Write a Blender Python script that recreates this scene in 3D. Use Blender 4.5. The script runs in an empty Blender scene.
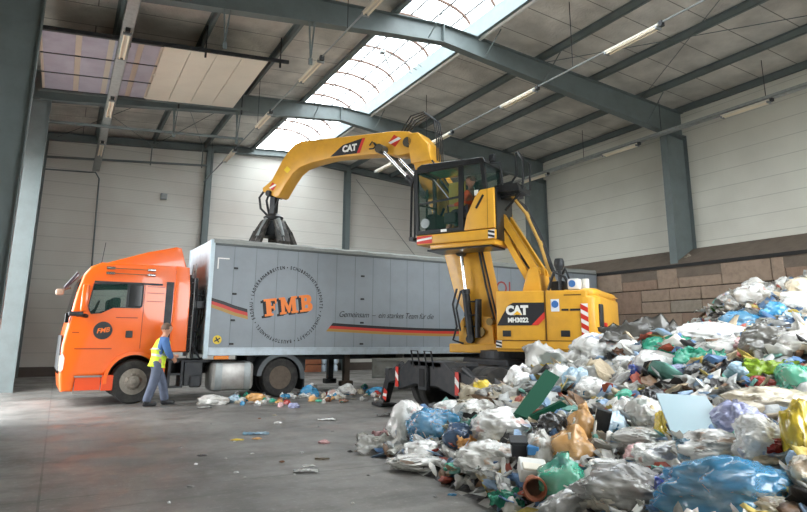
import bpy, bmesh, math, random
from math import sin, cos, pi, radians, exp, sqrt, atan2
from mathutils import Vector, Matrix, noise, Euler
random.seed(7)
SC = bpy.context.scene
COL = SC.collection

# ------------------------------------------------------------------ materials
def lin(c):
    return tuple((v/12.92 if v <= .04045 else ((v+.055)/1.055)**2.4) for v in [x/255. for x in c])
MATS = {}
def mat(name, rgb, rough=.6, metal=0., bump=0., bscale=8., dirt=0., dscale=3., dcol=(70, 62, 52), coat=0., alpha=1., spec=.5, detail=6., trans=0., object_coords=True):
    if name in MATS: return MATS[name]
    m = bpy.data.materials.new(name); m.use_nodes = True
    nt = m.node_tree; N = nt.nodes; L = nt.links
    b = N['Principled BSDF']
    b.inputs['Base Color'].default_value = (*lin(rgb), 1)
    b.inputs['Roughness'].default_value = rough
    b.inputs['Metallic'].default_value = metal
    b.inputs['Coat Weight'].default_value = coat
    b.inputs['Specular IOR Level'].default_value = spec
    if alpha < 1: b.inputs['Alpha'].default_value = alpha
    tc = N.new('ShaderNodeTexCoord')
    if dirt > 0:
        n = N.new('ShaderNodeTexNoise'); n.inputs['Scale'].default_value = dscale; n.inputs['Detail'].default_value = detail
        n.inputs['Roughness'].default_value = .65
        r = N.new('ShaderNodeMapRange'); r.inputs['From Min'].default_value = .42; r.inputs['From Max'].default_value = .75
        r.inputs['To Max'].default_value = dirt
        mx = N.new('ShaderNodeMix'); mx.data_type = 'RGBA'
        mx.inputs['A'].default_value = (*lin(rgb), 1); mx.inputs['B'].default_value = (*lin(dcol), 1)
        L.new(tc.outputs['Object'], n.inputs['Vector']); L.new(n.outputs['Fac'], r.inputs['Value'])
        L.new(r.outputs['Result'], mx.inputs['Factor']); L.new(mx.outputs['Result'], b.inputs['Base Color'])
    if bump > 0:
        n = N.new('ShaderNodeTexNoise'); n.inputs['Scale'].default_value = bscale; n.inputs['Detail'].default_value = 5
        bp = N.new('ShaderNodeBump'); bp.inputs['Strength'].default_value = bump; bp.inputs['Distance'].default_value = .02
        L.new(tc.outputs['Object'], n.inputs['Vector']); L.new(n.outputs['Fac'], bp.inputs['Height']); L.new(bp.outputs['Normal'], b.inputs['Normal'])
    MATS[name] = m
    return m

def panel_mat(name, rgb, horiz_z=.56, z0=0., line=.7, axis='z', dcol=(150, 120, 105), dirt=.35, rough=.55):
    """sheet panel wall: a joint every horiz_z metres, fine ribs, stains"""
    m = bpy.data.materials.new(name); m.use_nodes = True
    nt = m.node_tree; N = nt.nodes; L = nt.links; b = N['Principled BSDF']
    b.inputs['Roughness'].default_value = rough
    tc = N.new('ShaderNodeTexCoord'); sx = N.new('ShaderNodeSeparateXYZ'); L.new(tc.outputs['Object'], sx.inputs[0])
    def math_(op, a, v=None):
        n = N.new('ShaderNodeMath'); n.operation = op
        if hasattr(a, 'node'): L.new(a, n.inputs[0])
        else: n.inputs[0].default_value = a
        if v is not None:
            if hasattr(v, 'node'): L.new(v, n.inputs[1])
            else: n.inputs[1].default_value = v
        return n.outputs[0]
    z = sx.outputs[{'x': 0, 'y': 1, 'z': 2}[axis]]
    t = math_('FRACT', math_('DIVIDE', math_('ADD', z, -z0 + 50*horiz_z), horiz_z))
    ln = math_('LESS_THAN', t, .035)
    n = N.new('ShaderNodeTexNoise'); n.inputs['Scale'].default_value = .35; n.inputs['Detail'].default_value = 8; L.new(tc.outputs['Object'], n.inputs['Vector'])
    r = N.new('ShaderNodeMapRange'); r.inputs['From Min'].default_value = .45; r.inputs['From Max'].default_value = .8; r.inputs['To Max'].default_value = dirt
    L.new(n.outputs['Fac'], r.inputs['Value'])
    mx = N.new('ShaderNodeMix'); mx.data_type = 'RGBA'; mx.inputs['A'].default_value = (*lin(rgb), 1); mx.inputs['B'].default_value = (*lin(dcol), 1)
    L.new(r.outputs['Result'], mx.inputs['Factor'])
    m2 = N.new('ShaderNodeMix'); m2.data_type = 'RGBA'; L.new(mx.outputs['Result'], m2.inputs['A']); m2.inputs['B'].default_value = (*[c*line*.7 for c in lin(rgb)], 1)
    L.new(math_('MULTIPLY', ln, .6), m2.inputs['Factor']); L.new(m2.outputs['Result'], b.inputs['Base Color'])
    w = math_('SINE', math_('MULTIPLY', z, 2*pi/.07))
    bp = N.new('ShaderNodeBump'); bp.inputs['Strength'].default_value = .12; bp.inputs['Distance'].default_value = .01
    L.new(w, bp.inputs['Height']); L.new(bp.outputs['Normal'], b.inputs['Normal'])
    return m

def foil_mat(name, rgb):
    """foil faced insulation between the purlins: crumpled, with a seam about every 1.1 m along the hall"""
    m = bpy.data.materials.new(name); m.use_nodes = True
    nt = m.node_tree; N = nt.nodes; L = nt.links; b = N['Principled BSDF']
    b.inputs['Roughness'].default_value = .5; b.inputs['Metallic'].default_value = .15
    tc = N.new('ShaderNodeTexCoord')
    br = N.new('ShaderNodeTexBrick'); br.offset = .5
    br.inputs['Scale'].default_value = 1; br.inputs['Brick Width'].default_value = 60; br.inputs['Row Height'].default_value = 1.15
    br.inputs['Mortar Size'].default_value = .016; br.inputs['Mortar Smooth'].default_value = .1
    br.inputs['Color1'].default_value = (*lin(rgb), 1); br.inputs['Color2'].default_value = (*[c*.88 for c in lin(rgb)], 1)
    br.inputs['Mortar'].default_value = (*[c*.3 for c in lin(rgb)], 1)
    L.new(tc.outputs['Object'], br.inputs['Vector'])
    n = N.new('ShaderNodeTexNoise'); n.inputs['Scale'].default_value = 1.1; n.inputs['Detail'].default_value = 8
    L.new(tc.outputs['Object'], n.inputs['Vector'])
    r = N.new('ShaderNodeMapRange'); r.inputs['From Min'].default_value = .35; r.inputs['From Max'].default_value = .7; r.inputs['To Min'].default_value = .72; r.inputs['To Max'].default_value = 1.15
    L.new(n.outputs['Fac'], r.inputs['Value'])
    mu = N.new('ShaderNodeMix'); mu.data_type = 'RGBA'; mu.blend_type = 'MULTIPLY'; mu.inputs['Factor'].default_value = 1
    L.new(br.outputs['Color'], mu.inputs['A']); L.new(r.outputs['Result'], mu.inputs['B'])
    L.new(mu.outputs['Result'], b.inputs['Base Color'])
    v = N.new('ShaderNodeTexVoronoi'); v.feature = 'DISTANCE_TO_EDGE'; v.inputs['Scale'].default_value = 4
    n2 = N.new('ShaderNodeTexNoise'); n2.inputs['Scale'].default_value = 3; L.new(tc.outputs['Object'], n2.inputs['Vector'])
    ad = N.new('ShaderNodeVectorMath'); ad.operation = 'ADD'; L.new(tc.outputs['Object'], ad.inputs[0]); L.new(n2.outputs['Color'], ad.inputs[1])
    L.new(ad.outputs[0], v.inputs['Vector'])
    bp = N.new('ShaderNodeBump'); bp.inputs['Strength'].default_value = .5; bp.inputs['Distance'].default_value = .05
    L.new(v.outputs['Distance'], bp.inputs['Height']); L.new(bp.outputs['Normal'], b.inputs['Normal'])
    return m

BAGM = {}
def bag_mat(name, rgb, rgb2=None, amount=.35, alpha=1., rough=.26, spots=None):
    """thin plastic film: creases in the bump, contents showing through as blotches of a second colour"""
    if name in BAGM: return BAGM[name]
    m = bpy.data.materials.new('plastic_' + name); m.use_nodes = True
    nt = m.node_tree; N = nt.nodes; L = nt.links; b = N['Principled BSDF']
    b.inputs['Roughness'].default_value = rough; b.inputs['Specular IOR Level'].default_value = .8; b.inputs['Coat Weight'].default_value = .8; b.inputs['Coat Roughness'].default_value = .1; b.inputs['Subsurface Weight'].default_value = 0
    tc = N.new('ShaderNodeTexCoord'); oi = N.new('ShaderNodeObjectInfo')
    sc = N.new('ShaderNodeVectorMath'); sc.operation = 'MULTIPLY_ADD'
    L.new(oi.outputs['Random'], sc.inputs[0]); sc.inputs[1].default_value = (31, 17, 23); L.new(tc.outputs['Object'], sc.inputs[2])
    rgb2 = rgb2 or tuple(int(c*.7) for c in rgb)
    n = N.new('ShaderNodeTexNoise'); n.inputs['Scale'].default_value = 1.7; n.inputs['Detail'].default_value = 4; n.inputs['Distortion'].default_value = .8
    L.new(sc.outputs[0], n.inputs['Vector'])
    r = N.new('ShaderNodeMapRange'); r.inputs['From Min'].default_value = .46; r.inputs['From Max'].default_value = .68; r.inputs['To Max'].default_value = amount
    L.new(n.outputs['Fac'], r.inputs['Value'])
    mx = N.new('ShaderNodeMix'); mx.data_type = 'RGBA'; mx.inputs['A'].default_value = (*lin(rgb), 1); mx.inputs['B'].default_value = (*lin(rgb2), 1)
    L.new(r.outputs['Result'], mx.inputs['Factor']); out = mx.outputs['Result']
    if spots:
        v = N.new('ShaderNodeTexVoronoi'); v.inputs['Scale'].default_value = 2.6; L.new(sc.outputs[0], v.inputs['Vector'])
        hs = N.new('ShaderNodeSeparateColor'); L.new(v.outputs['Color'], hs.inputs[0])
        cr = N.new('ShaderNodeValToRGB'); cr.color_ramp.interpolation = 'CONSTANT'
        els = cr.color_ramp.elements; els[0].position = 0; els[0].color = (*lin(spots[0]), 1); els[1].position = 1./len(spots); els[1].color = (*lin(spots[1 % len(spots)]), 1)
        for i, c in enumerate(spots[2:]): e = els.new((i+2)/len(spots)); e.color = (*lin(c), 1)
        L.new(hs.outputs[0], cr.inputs[0])
        n3 = N.new('ShaderNodeTexNoise'); n3.inputs['Scale'].default_value = 2.3; n3.inputs['Detail'].default_value = 6; L.new(sc.outputs[0], n3.inputs['Vector'])
        r3 = N.new('ShaderNodeMapRange'); r3.inputs['From Min'].default_value = .555; r3.inputs['From Max'].default_value = .585; r3.inputs['To Max'].default_value = .6
        L.new(n3.outputs['Fac'], r3.inputs['Value'])
        m3 = N.new('ShaderNodeMix'); m3.data_type = 'RGBA'; L.new(r3.outputs['Result'], m3.inputs['Factor']); L.new(out, m3.inputs['A']); L.new(cr.outputs['Color'], m3.inputs['B'])
        out = m3.outputs['Result']
    L.new(out, b.inputs['Base Color'])
    n1 = N.new('ShaderNodeTexNoise'); n1.inputs['Scale'].default_value = 3; n1.inputs['Detail'].default_value = 3; L.new(sc.outputs[0], n1.inputs['Vector'])
    ad = N.new('ShaderNodeVectorMath'); ad.operation = 'MULTIPLY_ADD'; L.new(n1.outputs['Color'], ad.inputs[0]); ad.inputs[1].default_value = (.5, .5, .5); L.new(sc.outputs[0], ad.inputs[2])
    def ridge(scale, detail):
        q = N.new('ShaderNodeTexNoise'); q.noise_type = 'RIDGED_MULTIFRACTAL'; q.normalize = True
        q.inputs['Scale'].default_value = scale; q.inputs['Detail'].default_value = detail; q.inputs['Roughness'].default_value = .6; q.inputs['Lacunarity'].default_value = 2.3
        L.new(ad.outputs[0], q.inputs['Vector']); return q.outputs['Fac']
    rg = ridge(2.6, 5)
    # creased film turns paler along its folds
    rw = N.new('ShaderNodeMapRange'); rw.inputs['From Min'].default_value = .45; rw.inputs['From Max'].default_value = .95; rw.inputs['To Max'].default_value = .30 if max(rgb) > 60 else .12
    L.new(rg, rw.inputs['Value']); mw = N.new('ShaderNodeMix'); mw.data_type = 'RGBA'; L.new(rw.outputs['Result'], mw.inputs['Factor']); L.new(out, mw.inputs['A']); mw.inputs['B'].default_value = (*lin((245, 246, 244)), 1)
    L.new(mw.outputs['Result'], b.inputs['Base Color'])
    bp = N.new('ShaderNodeBump'); bp.inputs['Strength'].default_value = .75; bp.inputs['Distance'].default_value = .09
    L.new(rg, bp.inputs['Height']); L.new(bp.outputs['Normal'], b.inputs['Normal']); L.new(bp.outputs['Normal'], b.inputs['Coat Normal'])
    if alpha < 1: b.inputs['Alpha'].default_value = alpha
    BAGM[name] = m
    return m

# ------------------------------------------------------------------ mesh builder
class MB:
    def __init__(s): s.bm = bmesh.new()
    def box(s, c, d, rot=None, bevel=0):
        r = bmesh.ops.create_cube(s.bm, size=1); vs = r['verts']
        bmesh.ops.scale(s.bm, vec=d, verts=vs)
        if bevel:
            es = list({e for v in vs for e in v.link_edges})
            q = bmesh.ops.bevel(s.bm, geom=es, offset=bevel, segments=2, affect='EDGES', profile=.5)
            vs = list({v for f in q['faces'] for v in f.verts} | {v for v in vs if v.is_valid})
        if rot: bmesh.ops.rotate(s.bm, cent=(0, 0, 0), matrix=Euler(rot).to_matrix(), verts=vs)
        bmesh.ops.translate(s.bm, vec=c, verts=vs); return s
    def b2(s, a, b, bevel=0):
        return s.box([(a[i]+b[i])/2 for i in range(3)], [abs(b[i]-a[i]) for i in range(3)], bevel=bevel)
    def bar(s, p0, p1, w, h, up=(0, 0, 1), ext=0):
        p0 = Vector(p0); p1 = Vector(p1); d = (p1-p0); L = d.length; d.normalize(); up = Vector(up)
        if abs(d.dot(up)) > .98: up = Vector((1, 0, 0))
        x = d.cross(up).normalized(); z = x.cross(d)
        M = Matrix(((x.x, d.x, z.x), (x.y, d.y, z.y), (x.z, d.z, z.z)))
        r = bmesh.ops.create_cube(s.bm, size=1); vs = r['verts']
        bmesh.ops.scale(s.bm, vec=(w, L+ext*2, h), verts=vs); bmesh.ops.rotate(s.bm, cent=(0, 0, 0), matrix=M, verts=vs)
        bmesh.ops.translate(s.bm, vec=(p0+p1)/2, verts=vs); return s
    def tube(s, pts, r, seg=8, r1=None, caps=True):
        pts = [Vector(p) for p in pts]; rings = []; n = len(pts); prev = None
        for i, p in enumerate(pts):
            d = (pts[min(i+1, n-1)]-pts[max(i-1, 0)]).normalized()
            if prev is None:
                a = Vector((0, 0, 1)) if abs(d.z) < .9 else Vector((1, 0, 0)); x = d.cross(a).normalized()
            else: x = (prev-d*prev.dot(d)).normalized()
            prev = x; y = d.cross(x); rr = r if r1 is None else r+(r1-r)*i/(n-1)
            rings.append([s.bm.verts.new(p+x*cos(2*pi*k/seg)*rr+y*sin(2*pi*k/seg)*rr) for k in range(seg)])
        for i in range(n-1):
            for k in range(seg):
                s.bm.faces.new((rings[i][k], rings[i][(k+1) % seg], rings[i+1][(k+1) % seg], rings[i+1][k]))
        if caps: s.bm.faces.new(rings[0][::-1]); s.bm.faces.new(rings[-1])
        return s
    def prism(s, poly, axis, a, b, bevel=0, seg=3):
        """poly of 2-D points in the plane normal to axis; axis 'y': (x,z), 'x': (y,z), 'z': (x,y)"""
        f = {'y': lambda p, t: (p[0], t, p[1]), 'x': lambda p, t: (t, p[0], p[1]), 'z': lambda p, t: (p[0], p[1], t)}[axis]
        v0 = [s.bm.verts.new(f(p, a)) for p in poly]; v1 = [s.bm.verts.new(f(p, b)) for p in poly]; n = len(poly)
        F = [s.bm.faces.new(v0), s.bm.faces.new(v1[::-1])]
        for i in range(n): F.append(s.bm.faces.new((v0[i], v1[i], v1[(i+1) % n], v0[(i+1) % n])))
        bmesh.ops.recalc_face_normals(s.bm, faces=F)
        if bevel:
            es = list(set(F[0].edges) | set(F[1].edges))
            bmesh.ops.bevel(s.bm, geom=es, offset=bevel, segments=seg, affect='EDGES', profile=.5)
        return s
    def lathe(s, prof, c, axis='y', seg=32):
        """prof: (radius, along axis)"""
        c = Vector(c); rings = []
        for r, t in prof:
            ring = []
            for k in range(seg):
                a = 2*pi*k/seg
                p = {'y': (r*cos(a), t, r*sin(a)), 'x': (t, r*cos(a), r*sin(a)), 'z': (r*cos(a), r*sin(a), t)}[axis]
                ring.append(s.bm.verts.new(c+Vector(p)))
            rings.append(ring)
        for i in range(len(prof)-1):
            for k in range(seg): s.bm.faces.new((rings[i][k], rings[i][(k+1) % seg], rings[i+1][(k+1) % seg], rings[i+1][k]))
        if prof[0][0] > 1e-4: s.bm.faces.new(rings[0][::-1])
        if prof[-1][0] > 1e-4: s.bm.faces.new(rings[-1])
        return s
    def quad(s, *p):
        s.bm.faces.new([s.bm.verts.new(q) for q in p]); return s
    def mesh(s, name, m=None, smooth=False):
        bmesh.ops.recalc_face_normals(s.bm, faces=s.bm.faces)
        me = bpy.data.meshes.new(name); s.bm.to_mesh(me); s.bm.free()
        if smooth:
            for p in me.polygons: p.use_smooth = True
            try: me.set_sharp_from_angle(angle=radians(38))
            except Exception: pass
        for x in (m if isinstance(m, (list, tuple)) else [m]):
            if x: me.materials.append(x)
        return me
    def build(s, name, m, parent=None, shift=None, smooth=False, rot=None, loc=None, label=None):
        me = s.mesh(name, m, smooth)
        if shift: me.transform(Matrix.Translation(shift))
        o = bpy.data.objects.new(name, me); COL.objects.link(o)
        if parent: o.parent = parent
        if rot: o.rotation_euler = rot
        if loc: o.location = loc
        if label: o['label'] = label
        return o

def thing(name, label, cat, loc=(0, 0, 0), rotz=0, group=None):
    o = bpy.data.objects.new(name, None); COL.objects.link(o); o.empty_display_size = .2
    o.location = loc; o.rotation_euler = (0, 0, rotz); o['label'] = label; o['category'] = cat
    if group: o['group'] = group
    return o
def tag(o, label, cat, group=None):
    o['label'] = label; o['category'] = cat
    if group: o['group'] = group
    return o
def structure(o, label=None):
    o['kind'] = 'structure'
    if label: o['label'] = label
    return o

def text_mesh(body, size, m, extrude=.004, bold=0., shear=0., align='CENTER', spacing=1., sx=1.):
    cu = bpy.data.curves.new('lettering', 'FONT'); cu.body = body; cu.size = size; cu.extrude = extrude; cu.offset = bold
    cu.shear = shear; cu.align_x = align; cu.align_y = 'CENTER'; cu.space_character = spacing; cu.resolution_u = 3
    o = bpy.data.objects.new('tmp_text', cu); COL.objects.link(o)
    dg = bpy.context.evaluated_depsgraph_get()
    me = bpy.data.meshes.new_from_object(o.evaluated_get(dg)); bpy.data.objects.remove(o); bpy.data.curves.remove(cu)
    me.materials.clear(); me.materials.append(m)
    if sx != 1: me.transform(Matrix.Diagonal((sx, 1, 1, 1)))
    return me
def place(me, name, origin, right, up, parent, label=None):
    """put a flat XY mesh onto a surface: right/up are the surface's directions"""
    right = Vector(right).normalized(); up = Vector(up).normalized(); n = right.cross(up)
    M = Matrix(((right.x, up.x, n.x, origin[0]), (right.y, up.y, n.y, origin[1]), (right.z, up.z, n.z, origin[2]), (0, 0, 0, 1)))
    me.transform(M); o = bpy.data.objects.new(name, me); COL.objects.link(o); o.parent = parent
    if label: o['label'] = label
    return o
def join_meshes(meshes, name, m):
    bm = bmesh.new()
    for me in meshes: bm.from_mesh(me)
    out = bpy.data.meshes.new(name); bm.to_mesh(out); bm.free(); out.materials.append(m); return out

# ------------------------------------------------------------------ camera
H = 1.55
R = ((0.8811, 0.1067, 0.4607), (-0.4727, 0.1839, 0.8618), (0.0073, -0.9771, 0.2125))
R = ((0.8756418, 0.1060953, 0.4711637), (-0.4829183, 0.1793434, 0.8571032), (0.0064345, -0.9780489, 0.2082759))
F_PX, CX, CY = 612., 403.5, 207.
cd = bpy.data.cameras.new('camera'); cam = bpy.data.objects.new('camera', cd); COL.objects.link(cam)
right = Vector((R[0][0], R[1][0], R[2][0])); down = Vector((R[0][1], R[1][1], R[2][1])); fwd = Vector((R[0][2], R[1][2], R[2][2]))
cam.matrix_world = Matrix(((right.x, -down.x, -fwd.x, 0), (right.y, -down.y, -fwd.y, 0), (right.z, -down.z, -fwd.z, H), (0, 0, 0, 1)))
cd.sensor_fit = 'HORIZONTAL'; cd.sensor_width = 36; cd.lens = 36*F_PX/807.
cd.shift_x = 0; cd.shift_y = -(256-CY)/807.
cd.clip_end = 300
SC.camera = cam
def ray(x, y):
    c = (x-CX, y-CY, F_PX); return Vector([sum(R[i][j]*c[j] for j in range(3)) for i in range(3)])
def to_px(p):
    q = (p[0], p[1], p[2]-H); c = [sum(R[i][j]*q[i] for i in range(3)) for j in range(3)]
    return (CX+F_PX*c[0]/c[2], CY+F_PX*c[1]/c[2], c[2])

# ------------------------------------------------------------------ base materials
M_steel = mat('grey_green_steel', (104, 114, 114), .5, .05, dirt=.35, dscale=2.2, dcol=(70, 72, 70))
M_steel2 = mat('galvanised_steel', (150, 156, 156), .45, .35, dirt=.3, dscale=5)
M_dark = mat('black_rubber', (34, 34, 35), .75, bump=.2)
M_black = mat('black_steel', (34, 37, 41), .5, .2, dirt=.3, dscale=4, dcol=(95, 92, 86))
M_chrome = mat('chrome', (215, 215, 215), .15, 1.)
M_white = mat('white_paint', (222, 222, 216), .5, dirt=.2)
M_cream = mat('cream_panel', (226, 219, 203), .5, dirt=.15, dscale=1.5, dcol=(170, 160, 140))
M_tube = mat('frosted_tube', (240, 228, 205), .35)
M_yellow = mat('machine_yellow', (224, 166, 50), .42, dirt=.35, dscale=3, dcol=(170, 120, 50), coat=.2)
M_orange = mat('truck_orange', (240, 104, 20), .3, dirt=.12, dscale=2, dcol=(190, 70, 25), coat=.5)
M_trailer = mat('trailer_grey', (138, 146, 152), .5, dirt=.35, dscale=1.6, dcol=(112, 117, 120))
M_trailerlight = mat('trailer_rail', (178, 190, 198), .4, .2, dirt=.4, dscale=4, dcol=(120, 122, 122))
M_red = mat('marker_red', (205, 48, 32), .45); M_mwhite = mat('marker_white', (232, 230, 226), .45)
M_glass = mat('tinted_glass', (120, 160, 150), .06, 0, alpha=.32)
M_glassdark = mat('dark_glass', (16, 20, 22), .08)
M_interior = mat('cab_interior', (38, 37, 36), .7)

# ------------------------------------------------------------------ building
XL, XR, YB, Y0 = -2.0, 18.55, 27.7, -1.1
XRIDGE = 8.4
FR = [-1.1, 6.1, 13.3, 20.5]
def ztop(x): return 10.12-.075*abs(x-8.5)
def zbot(x): return 9.58-.118*abs(x-XRIDGE)

def floor_mat():
    m = bpy.data.materials.new('worn_concrete'); m.use_nodes = True; nt = m.node_tree; N = nt.nodes; L = nt.links; b = N['Principled BSDF']
    tc = N.new('ShaderNodeTexCoord')
    def nz(scale, detail=8, rough=.6, vec=None, dist=0):
        n = N.new('ShaderNodeTexNoise'); n.inputs['Scale'].default_value = scale; n.inputs['Detail'].default_value = detail; n.inputs['Roughness'].default_value = rough; n.inputs['Distortion'].default_value = dist
        L.new(vec or tc.outputs['Object'], n.inputs['Vector']); return n.outputs['Fac']
    def mp(x, a, b_, c, d):
        r = N.new('ShaderNodeMapRange'); L.new(x, r.inputs['Value'])
        for k, v in zip(('From Min', 'From Max', 'To Min', 'To Max'), (a, b_, c, d)): r.inputs[k].default_value = v
        return r.outputs['Result']
    def mixc(f, A, B):
        x = N.new('ShaderNodeMix'); x.data_type = 'RGBA'; L.new(f, x.inputs['Factor'])
        for k, v in (('A', A), ('B', B)):
            if isinstance(v, tuple): x.inputs[k].default_value = (*lin(v), 1)
            else: L.new(v, x.inputs[k])
        return x.outputs['Result']
    c = mixc(mp(nz(.45), .38, .62, 0, 1), (98, 96, 92), (130, 127, 122))
    c = mixc(mp(nz(2.2, 10, .7), .45, .75, 0, .7), c, (82, 80, 77))
    c = mixc(mp(nz(14, 6, .7), .55, .72, 0, .55), c, (170, 167, 160))
    mpn = N.new('ShaderNodeMapping'); mpn.inputs['Scale'].default_value = (.35, 2.2, 1); mpn.inputs['Rotation'].default_value = (0, 0, .35); L.new(tc.outputs['Object'], mpn.inputs['Vector'])
    c = mixc(mp(nz(1.1, 8, .6, mpn.outputs['Vector'], .5), .52, .68, 0, .55), c, (74, 72, 69))
    c = mixc(mp(nz(.3, 3), .6, .72, 0, .35), c, (135, 112, 106))
    br = N.new('ShaderNodeTexBrick'); br.offset = 0; br.inputs['Brick Width'].default_value = 6; br.inputs['Row Height'].default_value = 7.2; br.inputs['Mortar Size'].default_value = .012
    br.inputs['Color1'].default_value = br.inputs['Color2'].default_value = (0, 0, 0, 1); br.inputs['Mortar'].default_value = (1, 1, 1, 1); br.inputs['Scale'].default_value = 1
    L.new(tc.outputs['Object'], br.inputs['Vector'])
    c = mixc(br.outputs['Color'], c, (84, 82, 79))
    L.new(c, b.inputs['Base Color'])
    L.new(mp(nz(1.3), .4, .7, .38, .75), b.inputs['Roughness'])
    bp = N.new('ShaderNodeBump'); bp.inputs['Strength'].default_value = .25; bp.inputs['Distance'].default_value = .01; L.new(nz(25), bp.inputs['Height']); L.new(bp.outputs['Normal'], b.inputs['Normal'])
    return m
structure(MB().b2((XL-.4, -4, -.3), (XR+.6, YB+.4, 0)).build('floor', floor_mat()))
structure(MB().b2((-60, -50, -.4), (60, 70, -.31)).build('yard_ground', mat('yard_asphalt', (150, 148, 143), .8, bump=.3)))

M_wallb = panel_mat('back_wall_sheeting', (208, 206, 198), .56, 8.15-.56*12, dcol=(178, 160, 148), dirt=.5)
M_wallr = panel_mat('right_wall_sheeting', (216, 215, 204), .56, 8.12-.56*12, dcol=(150, 146, 132), dirt=.4)
structure(MB().b2((XL-.15, YB, 0), (XR+.3, YB+.15, 10.2)).build('wall_back', M_wallb))
structure(MB().b2((XL-.1, YB-.03, 0), (XR, YB-.001, .36)).build('baseboard_back', mat('dark_plinth', (92, 82, 76), .8, dirt=.5)))
structure(MB().b2((XR+.02, Y0, 0), (XR+.15, YB, 9.6)).build('wall_right', M_wallr))
# left wall with the doorway of the middle bay
wl = MB()
wl.b2((XL-.15, 20.3, 0), (XL, YB, 9.5)).b2((XL-.15, Y0, 0), (XL, 13.8, 9.5)).b2((XL-.15, 13.8, 6.6), (XL, 20.3, 9.5))
structure(wl.build('wall_left', M_wallb))
wf = MB()  # unseen front wall, added and its opening shaped to shade the near-left column
wf.b2((XL-.15, Y0-.15, 0), (4.6, Y0, 9.7)).b2((4.6, Y0-.15, 6.6), (XR, Y0, 9.7)).b2((16.8, Y0-.15, 0), (XR, Y0, 6.6))
structure(wf.build('added_wall_front', M_wallb))
# roof deck (insulation), with the ridge opening between X 7.0 and 9.7
M_foil = foil_mat('foil_insulation', (214, 210, 202))
def deck(xa, xb, nm):
    m = MB(); za, zb = ztop(xa)+.22, ztop(xb)+.22
    m.prism([(xa, za), (xb, zb), (xb, zb+.12), (xa, za+.12)], 'y', Y0-.3, YB+.15)
    o = structure(m.build(nm, M_foil)); return o
deck(XL-.2, 7.02, 'ceiling'); deck(9.68, XR+.2, 'ceiling')
# Z purlins
for i, x in enumerate((-1.55, .5, 2.7, 4.88, 12.05, 14.3, 16.5, 18.42)):
    z = ztop(x); m = MB()
    m.b2((x-.01, Y0, z+.0), (x+.01, YB-.2, z+.2)).b2((x-.01, Y0, z), (x+.08, YB-.2, z+.012)).b2((x-.08, Y0, z+.19), (x+.01, YB-.2, z+.2))
    m.b2((x+.065, Y0, z), (x+.08, YB-.2, z+.03))
    structure(m.build('roof_purlin', M_steel))
# ridge skylight: upstands, glazing, arched ribs
for x, nm, mm in ((7.02, 'skylight_upstand', M_steel), (9.68, 'skylight_upstand', M_steel)):
    s = 1 if x > 8 else -1; z = ztop(x)
    m = MB(); m.b2((x-.03, Y0, z+.0), (x+.03, YB, z+.55)).b2((x-.03, Y0, z), (x+.12*s, YB, z+.02))
    structure(m.build(nm, mat('upstand_paint', (112, 128, 130), .5, dirt=.3) if s > 0 else M_steel))
m = MB().tube([(9.80, Y0, ztop(9.8)+.03), (9.80, YB-.2, ztop(9.8)+.03)], .07, 10)
structure(m.build('roof_pipe', M_white, smooth=True))
def vault(t): # 0..1
    a = pi*(t); return (8.35-1.36*cos(a), 10.55+.62*sin(a))
gm = bpy.data.materials.new('polycarbonate_glazing'); gm.use_nodes = True; nt = gm.node_tree; nt.nodes.clear()
o_ = nt.nodes.new('ShaderNodeOutputMaterial'); tr = nt.nodes.new('ShaderNodeBsdfTransparent'); tr.inputs[0].default_value = (.93, .96, .97, 1)
tl = nt.nodes.new('ShaderNodeBsdfTranslucent'); tl.inputs[0].default_value = (.9, .93, .95, 1); mxs = nt.nodes.new('ShaderNodeMixShader'); mxs.inputs[0].default_value = .3
nt.links.new(tr.outputs[0], mxs.inputs[1]); nt.links.new(tl.outputs[0], mxs.inputs[2]); nt.links.new(mxs.outputs[0], o_.inputs[0])
m = MB(); NS = 14
for k in range(NS):
    (xa, za), (xb, zb) = vault(k/NS), vault((k+1)/NS)
    m.quad((xa, Y0, za), (xb, Y0, zb), (xb, YB, zb), (xa, YB, za))
structure(m.build('window_1', gm))
m = MB(); y = Y0+.3
while y < YB:
    m.tube([(vault(k/NS)[0], y, vault(k/NS)[1]-.05) for k in range(NS+1)], .048, 6); y += 1.2
structure(m.build('skylight_ribs', mat('brown_rib', (104, 84, 74), .5), smooth=True))
m = MB()
for t in (.18, .34, .5, .66, .82):
    x, z = vault(t); m.tube([(x, Y0, z-.015), (x, YB, z-.04)], .036, 5)
structure(m.build('skylight_bars', mat('pale_bar', (110, 112, 112), .5)))
# smoke vent linkage under the skylight
for yv in (16.6, 9.6):
    m = MB()
    for dx in (-.5, 0, .5):
        m.tube([(7.1, yv+dx*.6, 10.3), (8.3, yv+dx, 10.75), (9.6, yv+dx*.6, 10.35)], .016, 6)
    m.tube([(8.3, yv-.9, 10.75), (8.3, yv+.9, 10.75)], .02, 6); m.tube([(8.3, yv, 10.75), (8.7, yv+.2, 10.25)], .03, 8).box((8.3, yv, 10.7), (.16, .2, .12))
    tag(m.build('smoke_vent_actuator', M_steel2, smooth=True), 'spidery steel vent linkage under the bright ridge skylight' + (' just beyond the nearest full rafter' if yv > 12 else ' nearest the camera'), 'vent actuator')

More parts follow.
